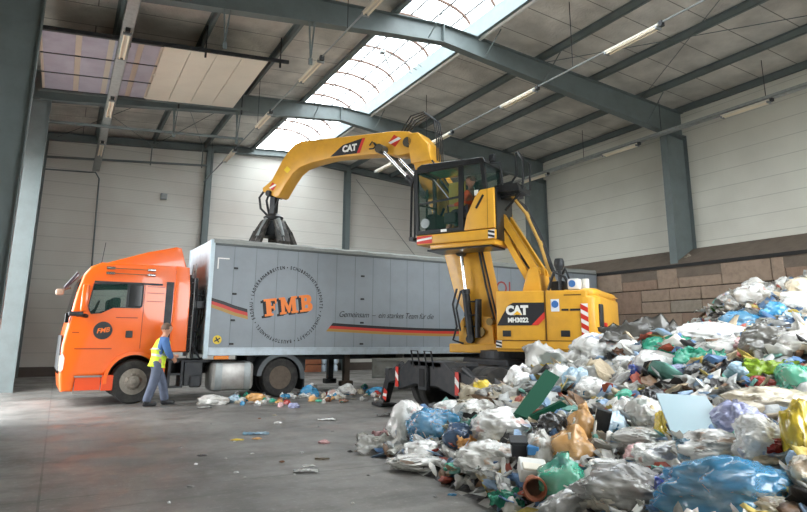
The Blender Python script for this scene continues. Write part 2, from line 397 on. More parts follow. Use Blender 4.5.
# portal frames
def i_section(m, pts_top, pts_bot, y, w=.24):
    """tapered I beam in the XZ plane at depth y"""
    n = len(pts_top)
    for i in range(n-1):
        a, b_, c, d = pts_top[i], pts_top[i+1], pts_bot[i+1], pts_bot[i]
        m.prism([a, b_, c, d], 'y', y-.008, y+.008)
        m.prism([a, b_, (b_[0], b_[1]-.018), (a[0], a[1]-.018)], 'y', y-w/2, y+w/2)
        m.prism([d, c, (c[0], c[1]+.018), (d[0], d[1]+.018)], 'y', y-w/2, y+w/2)
for k, y in enumerate(FR):
    root = bpy.data.objects.new('portal_frame', None); COL.objects.link(root); root['kind'] = 'structure'
    xs = [XL+.05, -.95, 6.9, 8.5, 10.0, 17.5, XR-.05]
    tops = [(x, ztop(x)) for x in xs]; bots = [(x, zbot(x)) for x in xs]
    m = MB(); i_section(m, tops[:4], bots[:4], y, .26); i_section(m, tops[3:], bots[3:], y, .26)
    for x in (8.5, ):
        m.b2((x-.012, y-.13, zbot(x)), (x+.012, y+.13, ztop(x)))
    m.build('rafter', M_steel, root)
    # right column: on the ledge, from z 4.1; left column: from the floor
    for s in (-1, 1):
        m = MB()
        if s < 0: xi, xo, z0 = -.95, XL+.03, 0
        else: xi, xo, z0 = 17.5, XR-.03, 3.95
        zt = zbot(xi)+.02
        m.b2((xi, y-.008, z0), (xo, y+.008, zt)).b2((xi-.01, y-.14, z0), (xi+.012, y+.14, zt)).b2((xo-.01, y-.14, z0), (xo+.012, y+.14, zt))
        m.b2((min(xi, xo), y-.14, zt-.02), (max(xi, xo), y+.14, zt))
        m.build('column', M_steel, root)
    # hanger brackets and tie rods in the bays
    for x, zl in ((2.6, .95), (4.65, 1.1)):
        m = MB(); zb = zbot(x)
        m.bar((x-.07, y-.1, zb), (x, y-.1, zb-zl+.1), .05, .03).bar((x+.07, y-.1, zb), (x, y-.1, zb-zl+.1), .05, .03).box((x, y-.1, zb-zl+.05), (.09, .05, .16))
        if k >= 2: m.build('hanger', M_steel, root)
# gable frame on the back wall
root = bpy.data.objects.new('gable_frame', None); COL.objects.link(root); root['kind'] = 'structure'
m = MB()
for xa, xb in ((XL, 8.5), (8.5, XR)):
    m.prism([(xa, ztop(xa)+.14), (xb, ztop(xb)+.14), (xb, ztop(xb)-.16), (xa, ztop(xa)-.16)], 'y', YB-.2, YB-.19)
    m.prism([(xa, ztop(xa)+.14), (xb, ztop(xb)+.14), (xb, ztop(xb)+.12), (xa, ztop(xa)+.12)], 'y', YB-.32, YB-.06)
    m.prism([(xa, ztop(xa)-.14), (xb, ztop(xb)-.14), (xb, ztop(xb)-.16), (xa, ztop(xa)-.16)], 'y', YB-.32, YB-.06)
m.build('gable_beam', M_steel, root)
for x in (-1.3, 5.13, 11.9, 18.2):
    m = MB(); zt = ztop(x)-.1
    m.b2((x-.13, YB-.34, 0), (x+.13, YB-.325, zt)).b2((x-.006, YB-.33, 0), (x+.006, YB-.02, zt)).b2((x-.13, YB-.03, 0), (x+.13, YB-.015, zt))
    m.build('gable_post', M_steel, root)
# wind bracing cables
m = MB()
for y0, y1 in ((20.6, 27.4), (6.2, 13.2)):
    for xa, xb in ((-.9, 2.6), (2.8, 4.8), (12.1, 16.4)):
        m.tube([(xa, y0, ztop(xa)-.05), (xb, y1, ztop(xb)-.05)], .012, 5).tube([(xb, y0, ztop(xb)-.05), (xa, y1, ztop(xa)-.05)], .012, 5)
m.tube([(12.4, YB-.1, 9.4), (16.2, YB-.1, 5.4)], .012, 5)
for x, y in ((8.0, 13.3), (9.9, 13.3), (12.1, 13.3), (16.6, 13.3), (7.4, 20.5), (9.9, 20.5)):
    m.tube([(x, y-.1, zbot(x)+.05), (x+.1, y-.75, ztop(x)+.05)], .018, 5)
structure(m.build('roof_bracing', M_steel))

# --- sectional overhead doors stored under the roof
def door_plane(x): return 8.72+.085*(x+1.2)
ra = thing('sectional_door', 'raised sectional door lying under the roof with cream panels and window panes', 'door', (-1.2, 18.1, 0))
def dz(x): return door_plane(x)
S = (1.2, -18.1, 0)
bounds = [-1.25, -.62, .05, .72, 1.50]
M_frame = mat('door_frame', (196, 184, 168), .5); M_pane = mat('scratched_pane', (186, 182, 196), .25, dirt=.5, dscale=1.3, dcol=(140, 134, 148), alpha=.97)
ya, yb = 15.95, 20.15
bars = [-1.22, .1, 1.0, 1.78, 2.3]
px_b = [-1.2, -.34, .40, 1.08, 1.62]
for i in range(4):
    xa, xb = px_b[i], px_b[i+1]
    m = MB(); m.prism([(xa, dz(xa)), (xb, dz(xb)), (xb, dz(xb)+.04), (xa, dz(xa)+.04)], 'y', ya, yb)
    pane = m.build('window_panel', M_frame, ra, S)
    for yy in (ya+.05, ya+.05+(yb-ya-.1)/3, ya+.05+2*(yb-ya-.1)/3, yb-.05): MB().prism([(xa, dz(xa)-.02), (xb, dz(xb)-.02), (xb, dz(xb)), (xa, dz(xa))], 'y', yy-.025, yy+.025).build('mullion', M_black, pane, S)
    for j in range(3):
        y0_, y1_ = ya+.09+j*(yb-ya-.1)/3, ya+.01+(j+1)*(yb-ya-.1)/3
        g = MB(); g.prism([(xa+.07, dz(xa+.07)-.012), (xb-.07, dz(xb-.07)-.012), (xb-.07, dz(xb-.07)), (xa+.07, dz(xa+.07))], 'y', y0_, y1_)
        g.build('pane', M_pane, pane, S)
xs = [1.62, 2.3, 2.98, 3.66, 4.4]
for i in range(4):
    xa, xb = xs[i]+.008, xs[i+1]-.008
    m = MB(); m.prism([(xa, dz(xa)-.01), (xb, dz(xb)-.01), (xb, dz(xb)+.04), (xa, dz(xa)+.04)], 'y', ya, yb)
    for yy in (ya+.1, (ya+yb)/2, yb-.1): m.prism([(xa-.05, dz(xa)-.02), (xa+.04, dz(xa)-.02), (xa+.04, dz(xa)), (xa-.05, dz(xa))], 'y', yy-.04, yy+.04)
    m.build('panel', M_cream, ra, S)
for nm, yy in (('door_track', ya-.06), ('door_track', yb+.05)):
    m = MB(); m.prism([(-1.3, dz(-1.3)-.05), (4.95, dz(4.95)-.05), (4.95, dz(4.95)+.05), (-1.3, dz(-1.3)+.05)], 'y', yy-.03, yy+.03)
    m.build('track', M_black if yy < 18 else M_steel, ra, S)
    for x in (.8, 2.65, 4.7):
        h = MB().bar((x, yy, dz(x)), (x, yy, ztop(x)+.1), .03, .03).box((x, yy, dz(x)-.1), (.05, .05, .2)); h.build('hanger', M_black, ra, S)
rb = thing('sectional_door_track', 'thin empty overhead door tracks hung below the roof in the farthest bay', 'door track', (-1.2, 24, 0))
for (xa, za), (xb, zb), yy in (((-1.3, 7.96), (5.0, 8.4), 20.95), ((-1.3, 8.44), (5.0, 8.96), 27.2)):
    m = MB(); m.prism([(xa, za-.04), (xb, zb-.04), (xb, zb+.04), (xa, za+.04)], 'y', yy-.03, yy+.03); m.build('track', M_steel, rb, (1.2, -24, 0))
    for x in (2.65, 4.75):
        zz = za+(zb-za)*(x-xa)/(xb-xa); h = MB().bar((x, yy, zz-.12), (x, yy, ztop(x)), .06, .04); h.build('hanger', M_steel, rb, (1.2, -24, 0))
tag(MB().tube([(-1.3, YB-.1, 8.03), (.4, YB-.1, 8.12), (.62, YB-.1, 8.15), (.78, YB-.1, 7.9), (.9, YB-.06, 3.2), (.95, YB-.06, .4)], .03, 8).build('cable_conduit', M_steel, smooth=True), 'grey conduit running down the back wall behind the orange cab', 'conduit')
tag(MB().box((3.35, YB-.06, 7.45), (.26, .12, .26), bevel=.01).build('junction_box', M_steel2), 'small grey junction box on the back wall left of the first post', 'junction box')

# --- light lines
def light_line(x, z, y0, y1, tray_w, lamps, desc, wire=False):
    t = thing('light_track', 'grey light track '+desc, 'light track', (x, y0, z), 0)
    m = MB()
    if wire: m.tube([(0, 0, 0), (0, y1-y0, 0)], .022, 6)
    else:
        m.b2((-tray_w/2, 0, 0), (tray_w/2, y1-y0, .012)).b2((-tray_w/2, 0, 0), (-tray_w/2+.012, y1-y0, .09)).b2((tray_w/2-.012, 0, 0), (tray_w/2, y1-y0, .09))
    m.build('tray', M_steel2 if wire else mat('speckled_tray', (165, 170, 168), .5, .2, dirt=.5, dscale=9, dcol=(105, 108, 106)), t)
    yy = y0+.4
    while yy < y1:
        if yy > 6: MB().tube([(0, yy-y0, .05), (0, yy-y0, ztop(x)+.15-z)], .01, 5).build('suspension_rod', M_black, t)
        yy += 7.2 if wire else 3.6
    for i, (a, b_) in enumerate(lamps):
        which = ['nearest', 'second nearest', 'third nearest', 'farthest'][i]
        l = thing('tube_light', '%s cream fluorescent tube light on the track %s' % (which, desc), 'light', (x, a, z), 0, 'tube lights under the hall roof')
        L_ = b_-a
        MB().b2((-.07, 0, -.07), (.07, L_, -.012), bevel=.008).build('housing', M_cream, l)
        for s in (-.05, .05): MB().tube([(s, .06, -.095), (s, L_-.06, -.095)], .02, 8).build('tube', M_tube, l, smooth=True)
        for q in (.03, L_-.03): MB().box((0, q, -.09), (.17, .05, .06)).build('end_cap', M_steel2, l)
        MB().box((0, -.06, -.03), (.1, .08, .12)).build('connector', M_black, l)
light_line(.62, 8.15, 6, 27.4, .26, [(13.8, 15.3), (18.3, 19.9), (22.9, 24.6)], 'at far left under the window door')
light_line(4.92, 8.25, 4, 27.4, .08, [(9.2, 10.7), (13.2, 14.7), (17.4, 18.9), (21.8, 23.4)], 'left of the ridge skylight', True)
light_line(10.7, 8.25, 3, 22.0, .08, [(8.0, 9.5), (12.0, 13.5), (16.2, 17.7), (20.3, 21.8)], 'right of the ridge skylight', True)
light_line(17.28, 8.36, 2, 27.4, .24, [(9.5, 11.0), (14.2, 15.8), (18.9, 20.5)], 'along the right wall')
tag(MB().box((2.6, 10.0, 8.9), (.06, .3, .06)).box((6.6, 13.05, 9.7), (.12, .3, .1)).build('cable_clamp', M_steel2), 'small pale fitting on the near rafter beside the ridge skylight', 'fitting') if False else None

# --- block wall and ledge on the right
blk = [mat('sandstone_block_%s' % n, c, .85, bump=.6, bscale=12, dirt=.5, dscale=5, dcol=(100, 84, 72)) for n, c in (('warm', (158, 138, 120)), ('brown', (148, 124, 106)), ('grey', (150, 140, 126)), ('dark', (134, 116, 100)))]
XW = 17.4
bm = bmesh.new()
rows = [(3.83, 3.17, [17.9, 16.9, 15.45, 13.95, 13.14, 11.62, 10.09, 9.73, 8.6, 7.0, 5.9, 4.3, 2.9, 1.2, -1]),
        (3.17, 2.38, [18.4, 16.2, 14.66, 13.5, 12.35, 10.84, 9.3, 7.9, 6.4, 5.0, 3.2, 1.6, -1]),
        (2.38, 1.6, [18.0, 16.9, 15.4, 13.9, 13.1, 11.57, 10.3, 8.8, 7.5, 6.2, 4.4, 2.9, 1.4, -1]),
        (1.6, .8, [18.4, 17.0, 15.3, 13.5, 12.0, 10.2, 8.4, 6.6, 4.8, 3.0, 1.2, -1]), (.8, 0, [17.6, 15.8, 14.0, 12.2, 10.4, 8.6, 6.8, 5.0, 3.2, 1.4, -1])]
k = 0
def add_block(y0, y1, z0, z1):
    global k
    b_ = MB(); j = random.uniform(-.02, .02); b_.b2((XW+j, y0+.013, z0+.013), (XR-.1, y1-.013, z1-.013), bevel=.02)
    for f in b_.bm.faces: f.material_index = random.choice((0, 0, 1, 1, 2, 3))
    mi = random.choice((0, 0, 1, 1, 2, 3))
    for f in b_.bm.faces: f.material_index = mi
    me = bpy.data.meshes.new('t'); b_.bm.to_mesh(me); b_.bm.free(); bm.from_mesh(me); bpy.data.meshes.remove(me); k += 1
ys0 = [YB]+[24.9, 23.2, 21.6, 19.8]
for z1, z0, ys in rows:
    ys = [YB, 25.9+random.uniform(-.4, .4), 24.1, 22.6+random.uniform(-.3, .3), 21.0, 19.6]+ys
    for a, b_ in zip(ys[:-1], ys[1:]):
        if z1 == 3.17 and 12 < a < 14.7 and random.random() < 2:
            add_block(b_, a, z0, (z0+z1)/2); add_block(b_, a, (z0+z1)/2, z1)
        else: add_block(b_, a, z0, z1)
me = bpy.data.meshes.new('block_wall'); bm.to_mesh(me); bm.free()
for q in blk: me.materials.append(q)
o = bpy.data.objects.new('block_wall', me); COL.objects.link(o); structure(o)
structure(MB().b2((XW+.05, Y0, 0), (XW+.3, YB, 3.8)).build('block_wall_mortar', mat('dark_mortar', (58, 50, 44), .9)))
structure(MB().b2((XW-.05, Y0, 3.83), (XW+.1, YB, 3.93)).build('block_wall_top_strip', mat('near_black_strip', (30, 29, 28), .7)))  # near-black strip along the top edge of the blocks
structure(MB().prism([(XW, 3.93), (XR, 4.56), (XR, 3.5), (XW, 3.5)], 'y', Y0, YB).build('concrete_ledge', mat('dusty_concrete', (116, 104, 92), .95, bump=.5, bscale=20, dirt=.5, dscale=3, dcol=(80, 72, 64))))
m = MB()
for q in range(7): m.box((17.9+.05*q, 13.3-.18-.05*(q % 3), 4.18+.05*(q % 2)), (.12, .1, .07), rot=(q, q*.7, q*1.3))
tag(m.build('rubble_heap', mat('pale_rubble', (150, 140, 125), .9)), 'little heap of rubble on the ledge at the foot of the steel column', 'rubble')
#PART2
# ------------------------------------------------------------------ truck (local: x along the lorry from the cab front, y away from the camera, z up)
TA = radians(2); TO = Vector((.1, 15.92, 0))
def trk(x, y, z=0):
    return Vector((TO.x+cos(TA)*x-sin(TA)*y, TO.y+sin(TA)*x+cos(TA)*y, z))
truck = thing('truck', 'orange tractor lorry coupled to the grey trailer, worker at its cab', 'truck', trk(0, 0), TA)
M_orange_d = mat('deep_orange_trim', (222, 74, 18), .4)  # deeper orange for the lower step panel
outline = [(.06, .32), (0, .7), (-.01, 1.3), (.03, 1.6), (.09, 2.0), (.17, 2.55), (.26, 2.92), (.40, 3.12), (.62, 3.23), (2.45, 3.24), (2.53, 3.14), (2.62, 2.2), (2.64, 1.16), (2.24, 1.16), (2.22, .62)]+[(1.54+.62*cos(radians(a_)), .55+.60*sin(radians(a_))) for a_ in range(8, 170, 12)]+[(.88, .66), (.32, .64), (.3, .32)]
cabm = MB().prism(outline, 'y', 0.0, 2.46, bevel=.06).mesh('cab_shell', M_orange, True)
# cut the door windows right through so that the far pane shows
win = [(.45, 2.12), (.43, 2.22), (.5, 2.72), (1.50, 2.77), (1.57, 2.72), (1.57, 2.24), (1.52, 2.2), (.95, 2.19), (.70, 2.06), (.5, 2.04)]
cm = MB().prism(win, 'y', -.2, .10).mesh('cut', M_interior); cm2 = MB().b2((.34, .08, 1.3), (2.3, 2.38, 3.1)).mesh('cut2', M_interior); cm3 = MB().prism(win, 'y', 2.3, 2.7).mesh('cut3', M_interior)
def boolean(me, cme, name, m2):
    a = bpy.data.objects.new('a', me); b_ = bpy.data.objects.new('b', cme); COL.objects.link(a); COL.objects.link(b_)
    md = a.modifiers.new('b', 'BOOLEAN'); md.object = b_; md.operation = 'DIFFERENCE'; md.solver = 'EXACT'; md.material_mode = 'TRANSFER'
    dg = bpy.context.evaluated_depsgraph_get(); r = bpy.data.meshes.new_from_object(a.evaluated_get(dg))
    bpy.data.objects.remove(a); bpy.data.objects.remove(b_); r.name = name; return r
cabr = boolean(boolean(boolean(cabm, cm2, 'cs', None), cm, 'cs', None), cm3, 'cab_shell', None)
cab = bpy.data.objects.new('cab', cabr); COL.objects.link(cab); cab.parent = truck
def tp(name, m_, mt, smooth=False, label=None, parent=None, rot=None): return m_.build(name, mt, parent or truck, None, smooth, rot, label=label)
for y, nm in ((.025, 'window'), (2.43, 'window')):
    tp(nm, MB().prism([(x*1, z) for x, z in win], 'y', y, y+.008), mat('green_glass', (70, 120, 108), .05, alpha=.14), parent=cab)
# window surround and rear quarter glass
fr = MB()
for a, b_ in zip(win, win[1:]+win[:1]): fr.bar((a[0], -.004, a[1]), (b_[0], -.004, b_[1]), .02, .035, up=(0, 1, 0), ext=.01)
fr.b2((.5, -.012, 2.74), (2.0, .0, 2.79)).b2((1.22, -.01, 2.2), (1.27, .03, 2.76)); tp('window_frame', fr, M_black, parent=cab)
tp('quarter_window', MB().prism([(1.26, 2.22), (1.55, 2.24), (1.55, 2.73), (1.26, 2.73)], 'y', .01, .02), M_glassdark, parent=cab)
wi = MB().b2((1.55, .15, 1.5), (1.7, 2.3, 2.6), bevel=.03).b2((.95, .45, 2.0), (1.15, .95, 2.45), bevel=.05).b2((.95, 1.5, 2.0), (1.15, 2.0, 2.45), bevel=.05)
tp('seat', wi, M_interior)
tp('steering_wheel', MB().tube([(.62+.11*sin(a)*.6, .6+.21*cos(a), 2.16+.2*sin(a)) for a in [2*pi*k/20 for k in range(21)]], .018, 8).bar((.45, .6, 2.0), (.62, .6, 2.16), .05, .05), M_black, True)
tp('cab_mirror_strip', MB().b2((.5, 1.0, 2.62), (.56, 1.3, 2.72), bevel=.02), M_black)
# windscreen on the front face
tp('windscreen', MB().prism([(.055, 1.95), (.085, 1.95), (.275, 2.82), (.21, 2.82)], 'y', .18, 2.28).b2((-.03, .2, .7), (-.02, 2.26, 1.2)), M_glassdark, parent=cab)
tp('grille', MB().b2((-.035, .35, .75), (-.01, 2.1, 1.55), bevel=.01), M_black)
# roof spoiler
sp = [(.60, 3.20), (1.05, 3.36), (1.6, 3.56), (2.30, 3.75), (2.42, 3.73), (2.62, 3.12)]
tp('roof_spoiler', MB().prism(sp, 'y', .22, 2.24, bevel=.05), M_orange, True, parent=cab)
tp('side_deflector', MB().prism([(2.28, 1.18), (2.66, 1.18), (2.66, 2.6), (2.60, 3.22), (2.28, 3.24)], 'y', -.03, .05, bevel=.02), M_orange, True)
tp('black_panel', MB().b2((2.09, -.012, 1.22), (2.26, .01, 2.84), bevel=.004), M_black)
sr = MB()
for z in (2.55, 2.35, 2.7): sr.b2((1.66, -.008, z), (2.05, .004, z+.012))
sr.b2((.24, -.006, 1.24), (1.0, .006, 1.262)).b2((.16, -.006, 1.6), (.3, .006, 1.62)).b2((1.60, -.006, 1.25), (1.612, .006, 2.78)).b2((1.03, -.006, 1.95), (1.5, .004, 1.97))
tp('door_seam', sr, mat('orange_seam', (150, 48, 12), .5))
tp('door_handle', MB().b2((1.27, -.02, 1.5), (1.42, .0, 1.66), bevel=.01), M_black)
MB_logo = MB().lathe([(.0, 0), (.2, 0), (.2, .006), (0, .006)], (.78, -.012, 1.66), 'y', 32); lg = tp('door_badge', MB_logo, M_black)
place(text_mesh('FMB', .15, mat('badge_orange', (240, 120, 40), .5), bold=.004, shear=.3), 'badge_lettering', (.78, -.014, 1.66), (1, 0, .15), (-.15, 0, 1), lg)
# roof horns
h = MB()
for x in (.72, 1.62):
    for z in (2.98, 3.10): h.tube([(x, -.05, z), (x+.18, -.05, z)], .035, 10).tube([(x+.05, -.05, z), (x+.05, .05, z)], .012, 6)
h.tube([(.9, -.045, 2.98), (1.62, -.045, 2.98)], .008, 6).tube([(.9, -.045, 3.10), (1.62, -.045, 3.10)], .008, 6)
tp('roof_rail', h, M_chrome, True)
tp('aerial', MB().tube([(.63, .4, 3.2), (.68, .4, 3.75)], .008, 6).lathe([(.03, 0), (.02, .06), (0, .07)], (.63, .4, 3.2), 'z', 10), M_black)
# visor, mirrors
tp('sun_visor', MB().prism([(-.12, 2.62), (-.06, 2.58), (.20, 2.92), (.13, 2.99)], 'y', .12, 2.34, bevel=.02), mat('smoked_visor', (70, 60, 66), .15, coat=.5), True)
mm = tp('mirror', MB().box((.33, -.16, 2.38), (.15, .22, .62), bevel=.05), M_orange, True)
tp('mirror_arm', MB().tube([(.42, .02, 1.98), (.28, -.2, 2.0), (.2, -.22, 2.0)], .045, 8).box((.18, -.2, 2.02), (.3, .16, .1), bevel=.03), M_black, True, parent=mm)
mg = tp('front_mirror', MB().box((-.22, 2.1, 2.52), (.2, .24, .16), rot=(0, .3, 0), bevel=.04).tube([(.05, 2.1, 2.75), (-.2, 2.1, 2.6)], .02, 6) if False else MB().box((-.17, .32, 2.52), (.17, .2, .15), bevel=.045).tube([(.05, .32, 2.62), (-.16, .32, 2.56)], .025, 6), mat('tan_mirror_back', (150, 128, 108), .4), True)
tp('side_lamp', MB().box((.02, .03, 1.93), (.08, .1, .22), bevel=.02), M_glassdark)
hl = MB().prism([(-.03, .78), (.02, .75), (.06, .8), (.07, 1.05), (.02, 1.15), (-.035, 1.1)], 'y', -.008, .3)
tp('headlight', hl, mat('headlight_lens', (245, 235, 220), .1, coat=.6), parent=cab)
# lower side: steps and skirt
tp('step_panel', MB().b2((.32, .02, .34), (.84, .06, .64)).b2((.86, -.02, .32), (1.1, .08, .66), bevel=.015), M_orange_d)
tp('cab_step', MB().b2((.3, -.02, .27), (.86, .1, .33), bevel=.01).b2((.3, .0, .62), (.86, .1, .66)), mat('grey_step', (130, 122, 116), .6))
ar = MB(); pts = []
for k in range(17):
    a = radians(-8+k*(196/16)); pts.append((1.52+.64*cos(a), .55+.64*sin(a)))
inner = [(1.52+.56*cos(radians(-8+k*(196/16))), .55+.56*sin(radians(-8+k*(196/16)))) for k in range(17)]
for k in range(16): ar.prism([pts[k], pts[k+1], inner[k+1], inner[k]], 'y', -.03, .5)
tp('wheel_arch', ar, M_orange); tp('wheel_well', MB().prism([(1.52+.6*cos(radians(a)), .55+.6*sin(radians(a))) for a in range(-4, 185, 12)], 'y', .42, .46), M_dark)
tp('rear_skirt', MB().b2((2.08, -.01, .42), (2.2, .05, 1.2), bevel=.01), M_orange)
M_tyre = mat('tyre_rubber', (44, 43, 42), .85, bump=.3, dirt=.5, dscale=6, dcol=(92, 88, 82)); M_rim = mat('worn_rim', (150, 143, 132), .5, .4, dirt=.5, dscale=9, dcol=(90, 70, 52))
M_rim_shade = mat('recess_shaded_dirty_rim', (104, 92, 80), .7, .2, dirt=.5, dscale=9, dcol=(60, 50, 42))  # dirty rim, darkened so its colour carries the shade of the deep dish
def wheel(parent, c, r=.5, w=.3, deep=False, side=-1, rim=M_rim, nm='wheel', tread=False, axis='y'):
    s = side
    prof = [(r*.60, s*-w*.5), (r*.8, s*-w*.52), (r*.94, s*-w*.5), (r, s*-w*.36), (r, s*w*.36), (r*.94, s*w*.5), (r*.8, s*w*.52), (r*.60, s*w*.48), (r*.585, s*w*.4)]
    prof = [(a, b) for a, b in prof]
    m_ = MB().lathe(prof, c, axis, 40)
    t = m_.build(nm, M_tyre, parent, smooth=True)
    d = .06 if not deep else -.08
    pr = [(r*.595, s*w*.46), (r*.55, s*w*.40), (r*.52, s*w*(.2 if not deep else -.1)), (r*.30, s*(w*.5+d-.03)), (r*.27, s*(w*.5+d)), (r*.15, s*(w*.5+d)), (r*.14, s*(w*.5+d+.05)), (0.001, s*(w*.5+d+.06))]
    if deep: pr = [(r*.595, s*w*.46), (r*.56, s*w*.40), (r*.53, -s*w*.3), (r*.33, -s*w*.34), (r*.30, s*w*.1), (r*.2, s*w*.14), (r*.18, s*w*.42), (0.001, s*w*.45)]
    rm = MB().lathe(pr, c, axis, 32)
    for q in range(10):
        a = 2*pi*q/10; oz = s*(w*.5+d) if not deep else -s*w*.3
        p = {'y': (r*(.35 if not deep else .43)*cos(a), oz-.03*s, r*(.35 if not deep else .43)*sin(a)), 'x': (oz, r*.35*cos(a), r*.35*sin(a))}[axis]
        p2 = {'y': (r*(.35 if not deep else .43)*cos(a), oz+.02*s, r*(.35 if not deep else .43)*sin(a)), 'x': (oz+.02*s, r*.35*cos(a), r*.35*sin(a))}[axis]
        rm.tube([Vector(c)+Vector(p), Vector(c)+Vector(p2)], .018, 6)
    rm.build('rim', rim, t, smooth=True)
    return t
wheel(truck, (1.54, .19, .5)); wheel(truck, (1.54, 2.27, .5), side=1)
wheel(truck, (5.12, .19, .5), deep=True, rim=M_rim_shade); wheel(truck, (5.12, 2.27, .5), side=1, deep=True)
wheel(truck, (5.12, .52, .5), deep=True); wheel(truck, (5.12, 1.95, .5), side=1, deep=True)
ch = MB().b2((.5, .78, .62), (6.1, .88, .92)).b2((.5, 1.6, .62), (6.1, 1.7, .92)).b2((2.7, .78, .7), (2.9, 1.7, .85)).b2((1.4, .3, .42), (1.64, 2.2, .56)).b2((5.0, .3, .42), (5.24, 2.2, .58)).b2((4.8, .75, .95), (5.7, 1.75, 1.1))
tp('chassis', ch, M_black)
fd = MB(); po = [(5.12+.66*cos(radians(a)), .5+.64*sin(radians(a))) for a in range(-5, 186, 12)]; pi_ = [(5.12+.60*cos(radians(a)), .5+.59*sin(radians(a))) for a in range(-5, 186, 12)]
for k in range(len(po)-1): fd.prism([po[k], po[k+1], pi_[k+1], pi_[k]], 'y', .0, .68)
for k in range(len(po)-1): fd.prism([po[k], po[k+1], (5.12+.54*cos(radians(-5+12*(k+1))), .5+.53*sin(radians(-5+12*(k+1)))), (5.12+.54*cos(radians(-5+12*k)), .5+.53*sin(radians(-5+12*k)))], 'y', -.01, .02)
tp('mudguard', fd, mat('grey_mudguard', (84, 90, 94), .6, dirt=.3), True)
tp('mud_flap', MB().b2((5.75, .0, .16), (5.78, .62, .6)), M_dark)
tk = MB().box((3.86, .36, .56), (1.1, .7, .70), bevel=.12)
tank = tp('fuel_tank', tk, mat('worn_aluminium', (172, 170, 166), .4, .5, dirt=.5, dscale=5, dcol=(128, 122, 114)), True)
for x in (3.5, 4.22): tp('tank_strap', MB().box((x, .36, .56), (.07, .72, .72), bevel=.12), M_steel2, True, parent=tank)
tp('battery_box', MB().b2((2.68, .1, .36), (3.12, .7, .92), bevel=.02).b2((2.3, .1, .32), (2.36, .6, .95)).b2((2.6, .1, .32), (2.66, .6, .95)).b2((2.3, .1, .62), (2.66, .4, .66)).b2((2.3, .1, .32), (2.66, .4, .36)).box((2.95, .08, .46), (.28, .1, .28), bevel=.04), M_black)
tp('rear_step', MB().b2((2.2, .3, .9), (3.3, 1.9, .96)), M_black)
# things behind the cab: air lines, ladder, pipes
hz = MB()
for i, (x0, y0, z0) in enumerate([(2.72, .5, 1.2), (2.74, .75, 1.2), (2.78, 1.0, 1.2), (2.8, 1.3, 1.2)]):
    hz.tube([(x0, y0, 1.15), (x0, y0, 1.9+.1*i), (x0+.02, y0, 2.6), (x0+.05, y0+.1, 3.1-.12*i)], .022, 8)
hz.tube([(2.74, .3, 2.6), (3.05, .2, 2.55), (3.1, .3, 2.1), (2.95, .35, 1.5), (3.0, .4, 1.1)], .02, 8).tube([(2.72, .4, 2.3), (2.95, .3, 1.6), (3.12, .5, 1.5), (3.14, .6, 2.2)], .018, 8).tube([(2.7, .25, 1.6), (2.9, .1, 1.2), (3.05, .2, 1.0), (3.2, .5, 1.0)], .022, 8)
for i in range(5): hz.tube([(2.72+.07*i, .12+.05*i, 1.1), (2.74+.07*i, .10+.06*i, 1.7), (2.72+.08*i, .14+.03*i, 2.3+.1*i), (2.7+.08*i, .2, 3.0-.1*i)], .017, 6)
hz.b2((2.66, .2, 2.24), (3.12, .32, 2.42)).b2((2.7, .4, 1.15), (2.9, 2.0, 3.0)); tp('air_lines', hz, M_black, True)
ld = MB()
for y in (.12, .42): ld.tube([(2.78, y, 1.0), (2.78, y, 3.35)], .016, 6)
for z in [1.2+.28*k for k in range(8)]: ld.tube([(2.78, .12, z), (2.78, .42, z)], .013, 6)
tp('exhaust_stack', MB().tube([(2.86, .32, 1.0), (2.86, .32, 3.0)], .05, 10), M_black, True)
tp('cab_ladder', ld, M_steel2, True)
tp('marker_light', MB().b2((3.35, -.01, .98), (3.72, .05, 1.07), bevel=.01), mat('amber_lens', (240, 140, 40), .2))
tp('marker_light', MB().b2((5.2, .02, 1.09), (5.5, .06, 1.13)), mat('yellow_reflector', (235, 215, 30), .3))

# ------------------------------------------------------------------ trailer
trailer = thing('semi_trailer', 'grey box trailer with orange FMB lettering behind the orange truck', 'trailer', trk(3.1, 0), TA)
SH = (-3.1, 0, 0)
def rp(name, m_, mt, smooth=False, label=None, parent=None): return m_.build(name, mt, parent or trailer, SH, smooth, label=label)
TX0, TX1, TZ0, TZ1 = 3.1, 17.22, 1.1, 3.98
side = MB()
side.b2((TX0+.05, 0, TZ0+.14), (TX1, .05, TZ1-.12)).b2((TX0+.05, 2.45, TZ0+.14), (TX1, 2.5, TZ1-.12)).b2((TX1-.06, 0, TZ0), (TX1, 2.5, TZ1-.1)).b2((TX0, 0, TZ0), (TX1, 2.5, TZ0+.1))
body = rp('box_body', side, M_trailer)
rp('front_wall', MB().b2((TX0, .03, TZ0), (TX0+.06, 2.47, TZ1)), mat('pale_blue_white', (206, 220, 228), .45, dirt=.2))
for ya_ in (-.02, 2.43): rp('corner_post', MB().b2((TX0-.02, ya_, TZ0-.1), (TX0+.09, ya_+.09, TZ1+.01), bevel=.01), mat('pale_post', (196, 214, 222), .4, dirt=.2))
rp('bottom_rail', MB().b2((TX0+.09, -.02, TZ0-.03), (TX1, .03, TZ0+.17), bevel=.012).b2((TX0+.09, -.03, TZ0+.14), (TX1, .0, TZ0+.17), bevel=.004), M_trailerlight)
rp('top_rail', MB().b2((TX0+.09, -.025, TZ1-.13), (TX1, .06, TZ1-.07), bevel=.01).b2((TX0+.09, 2.44, TZ1-.14), (TX1, 2.53, TZ1-.02), bevel=.01), mat('dark_top_rail', (88, 94, 94), .6))
tarp = MB(); N_ = 60; pr = None
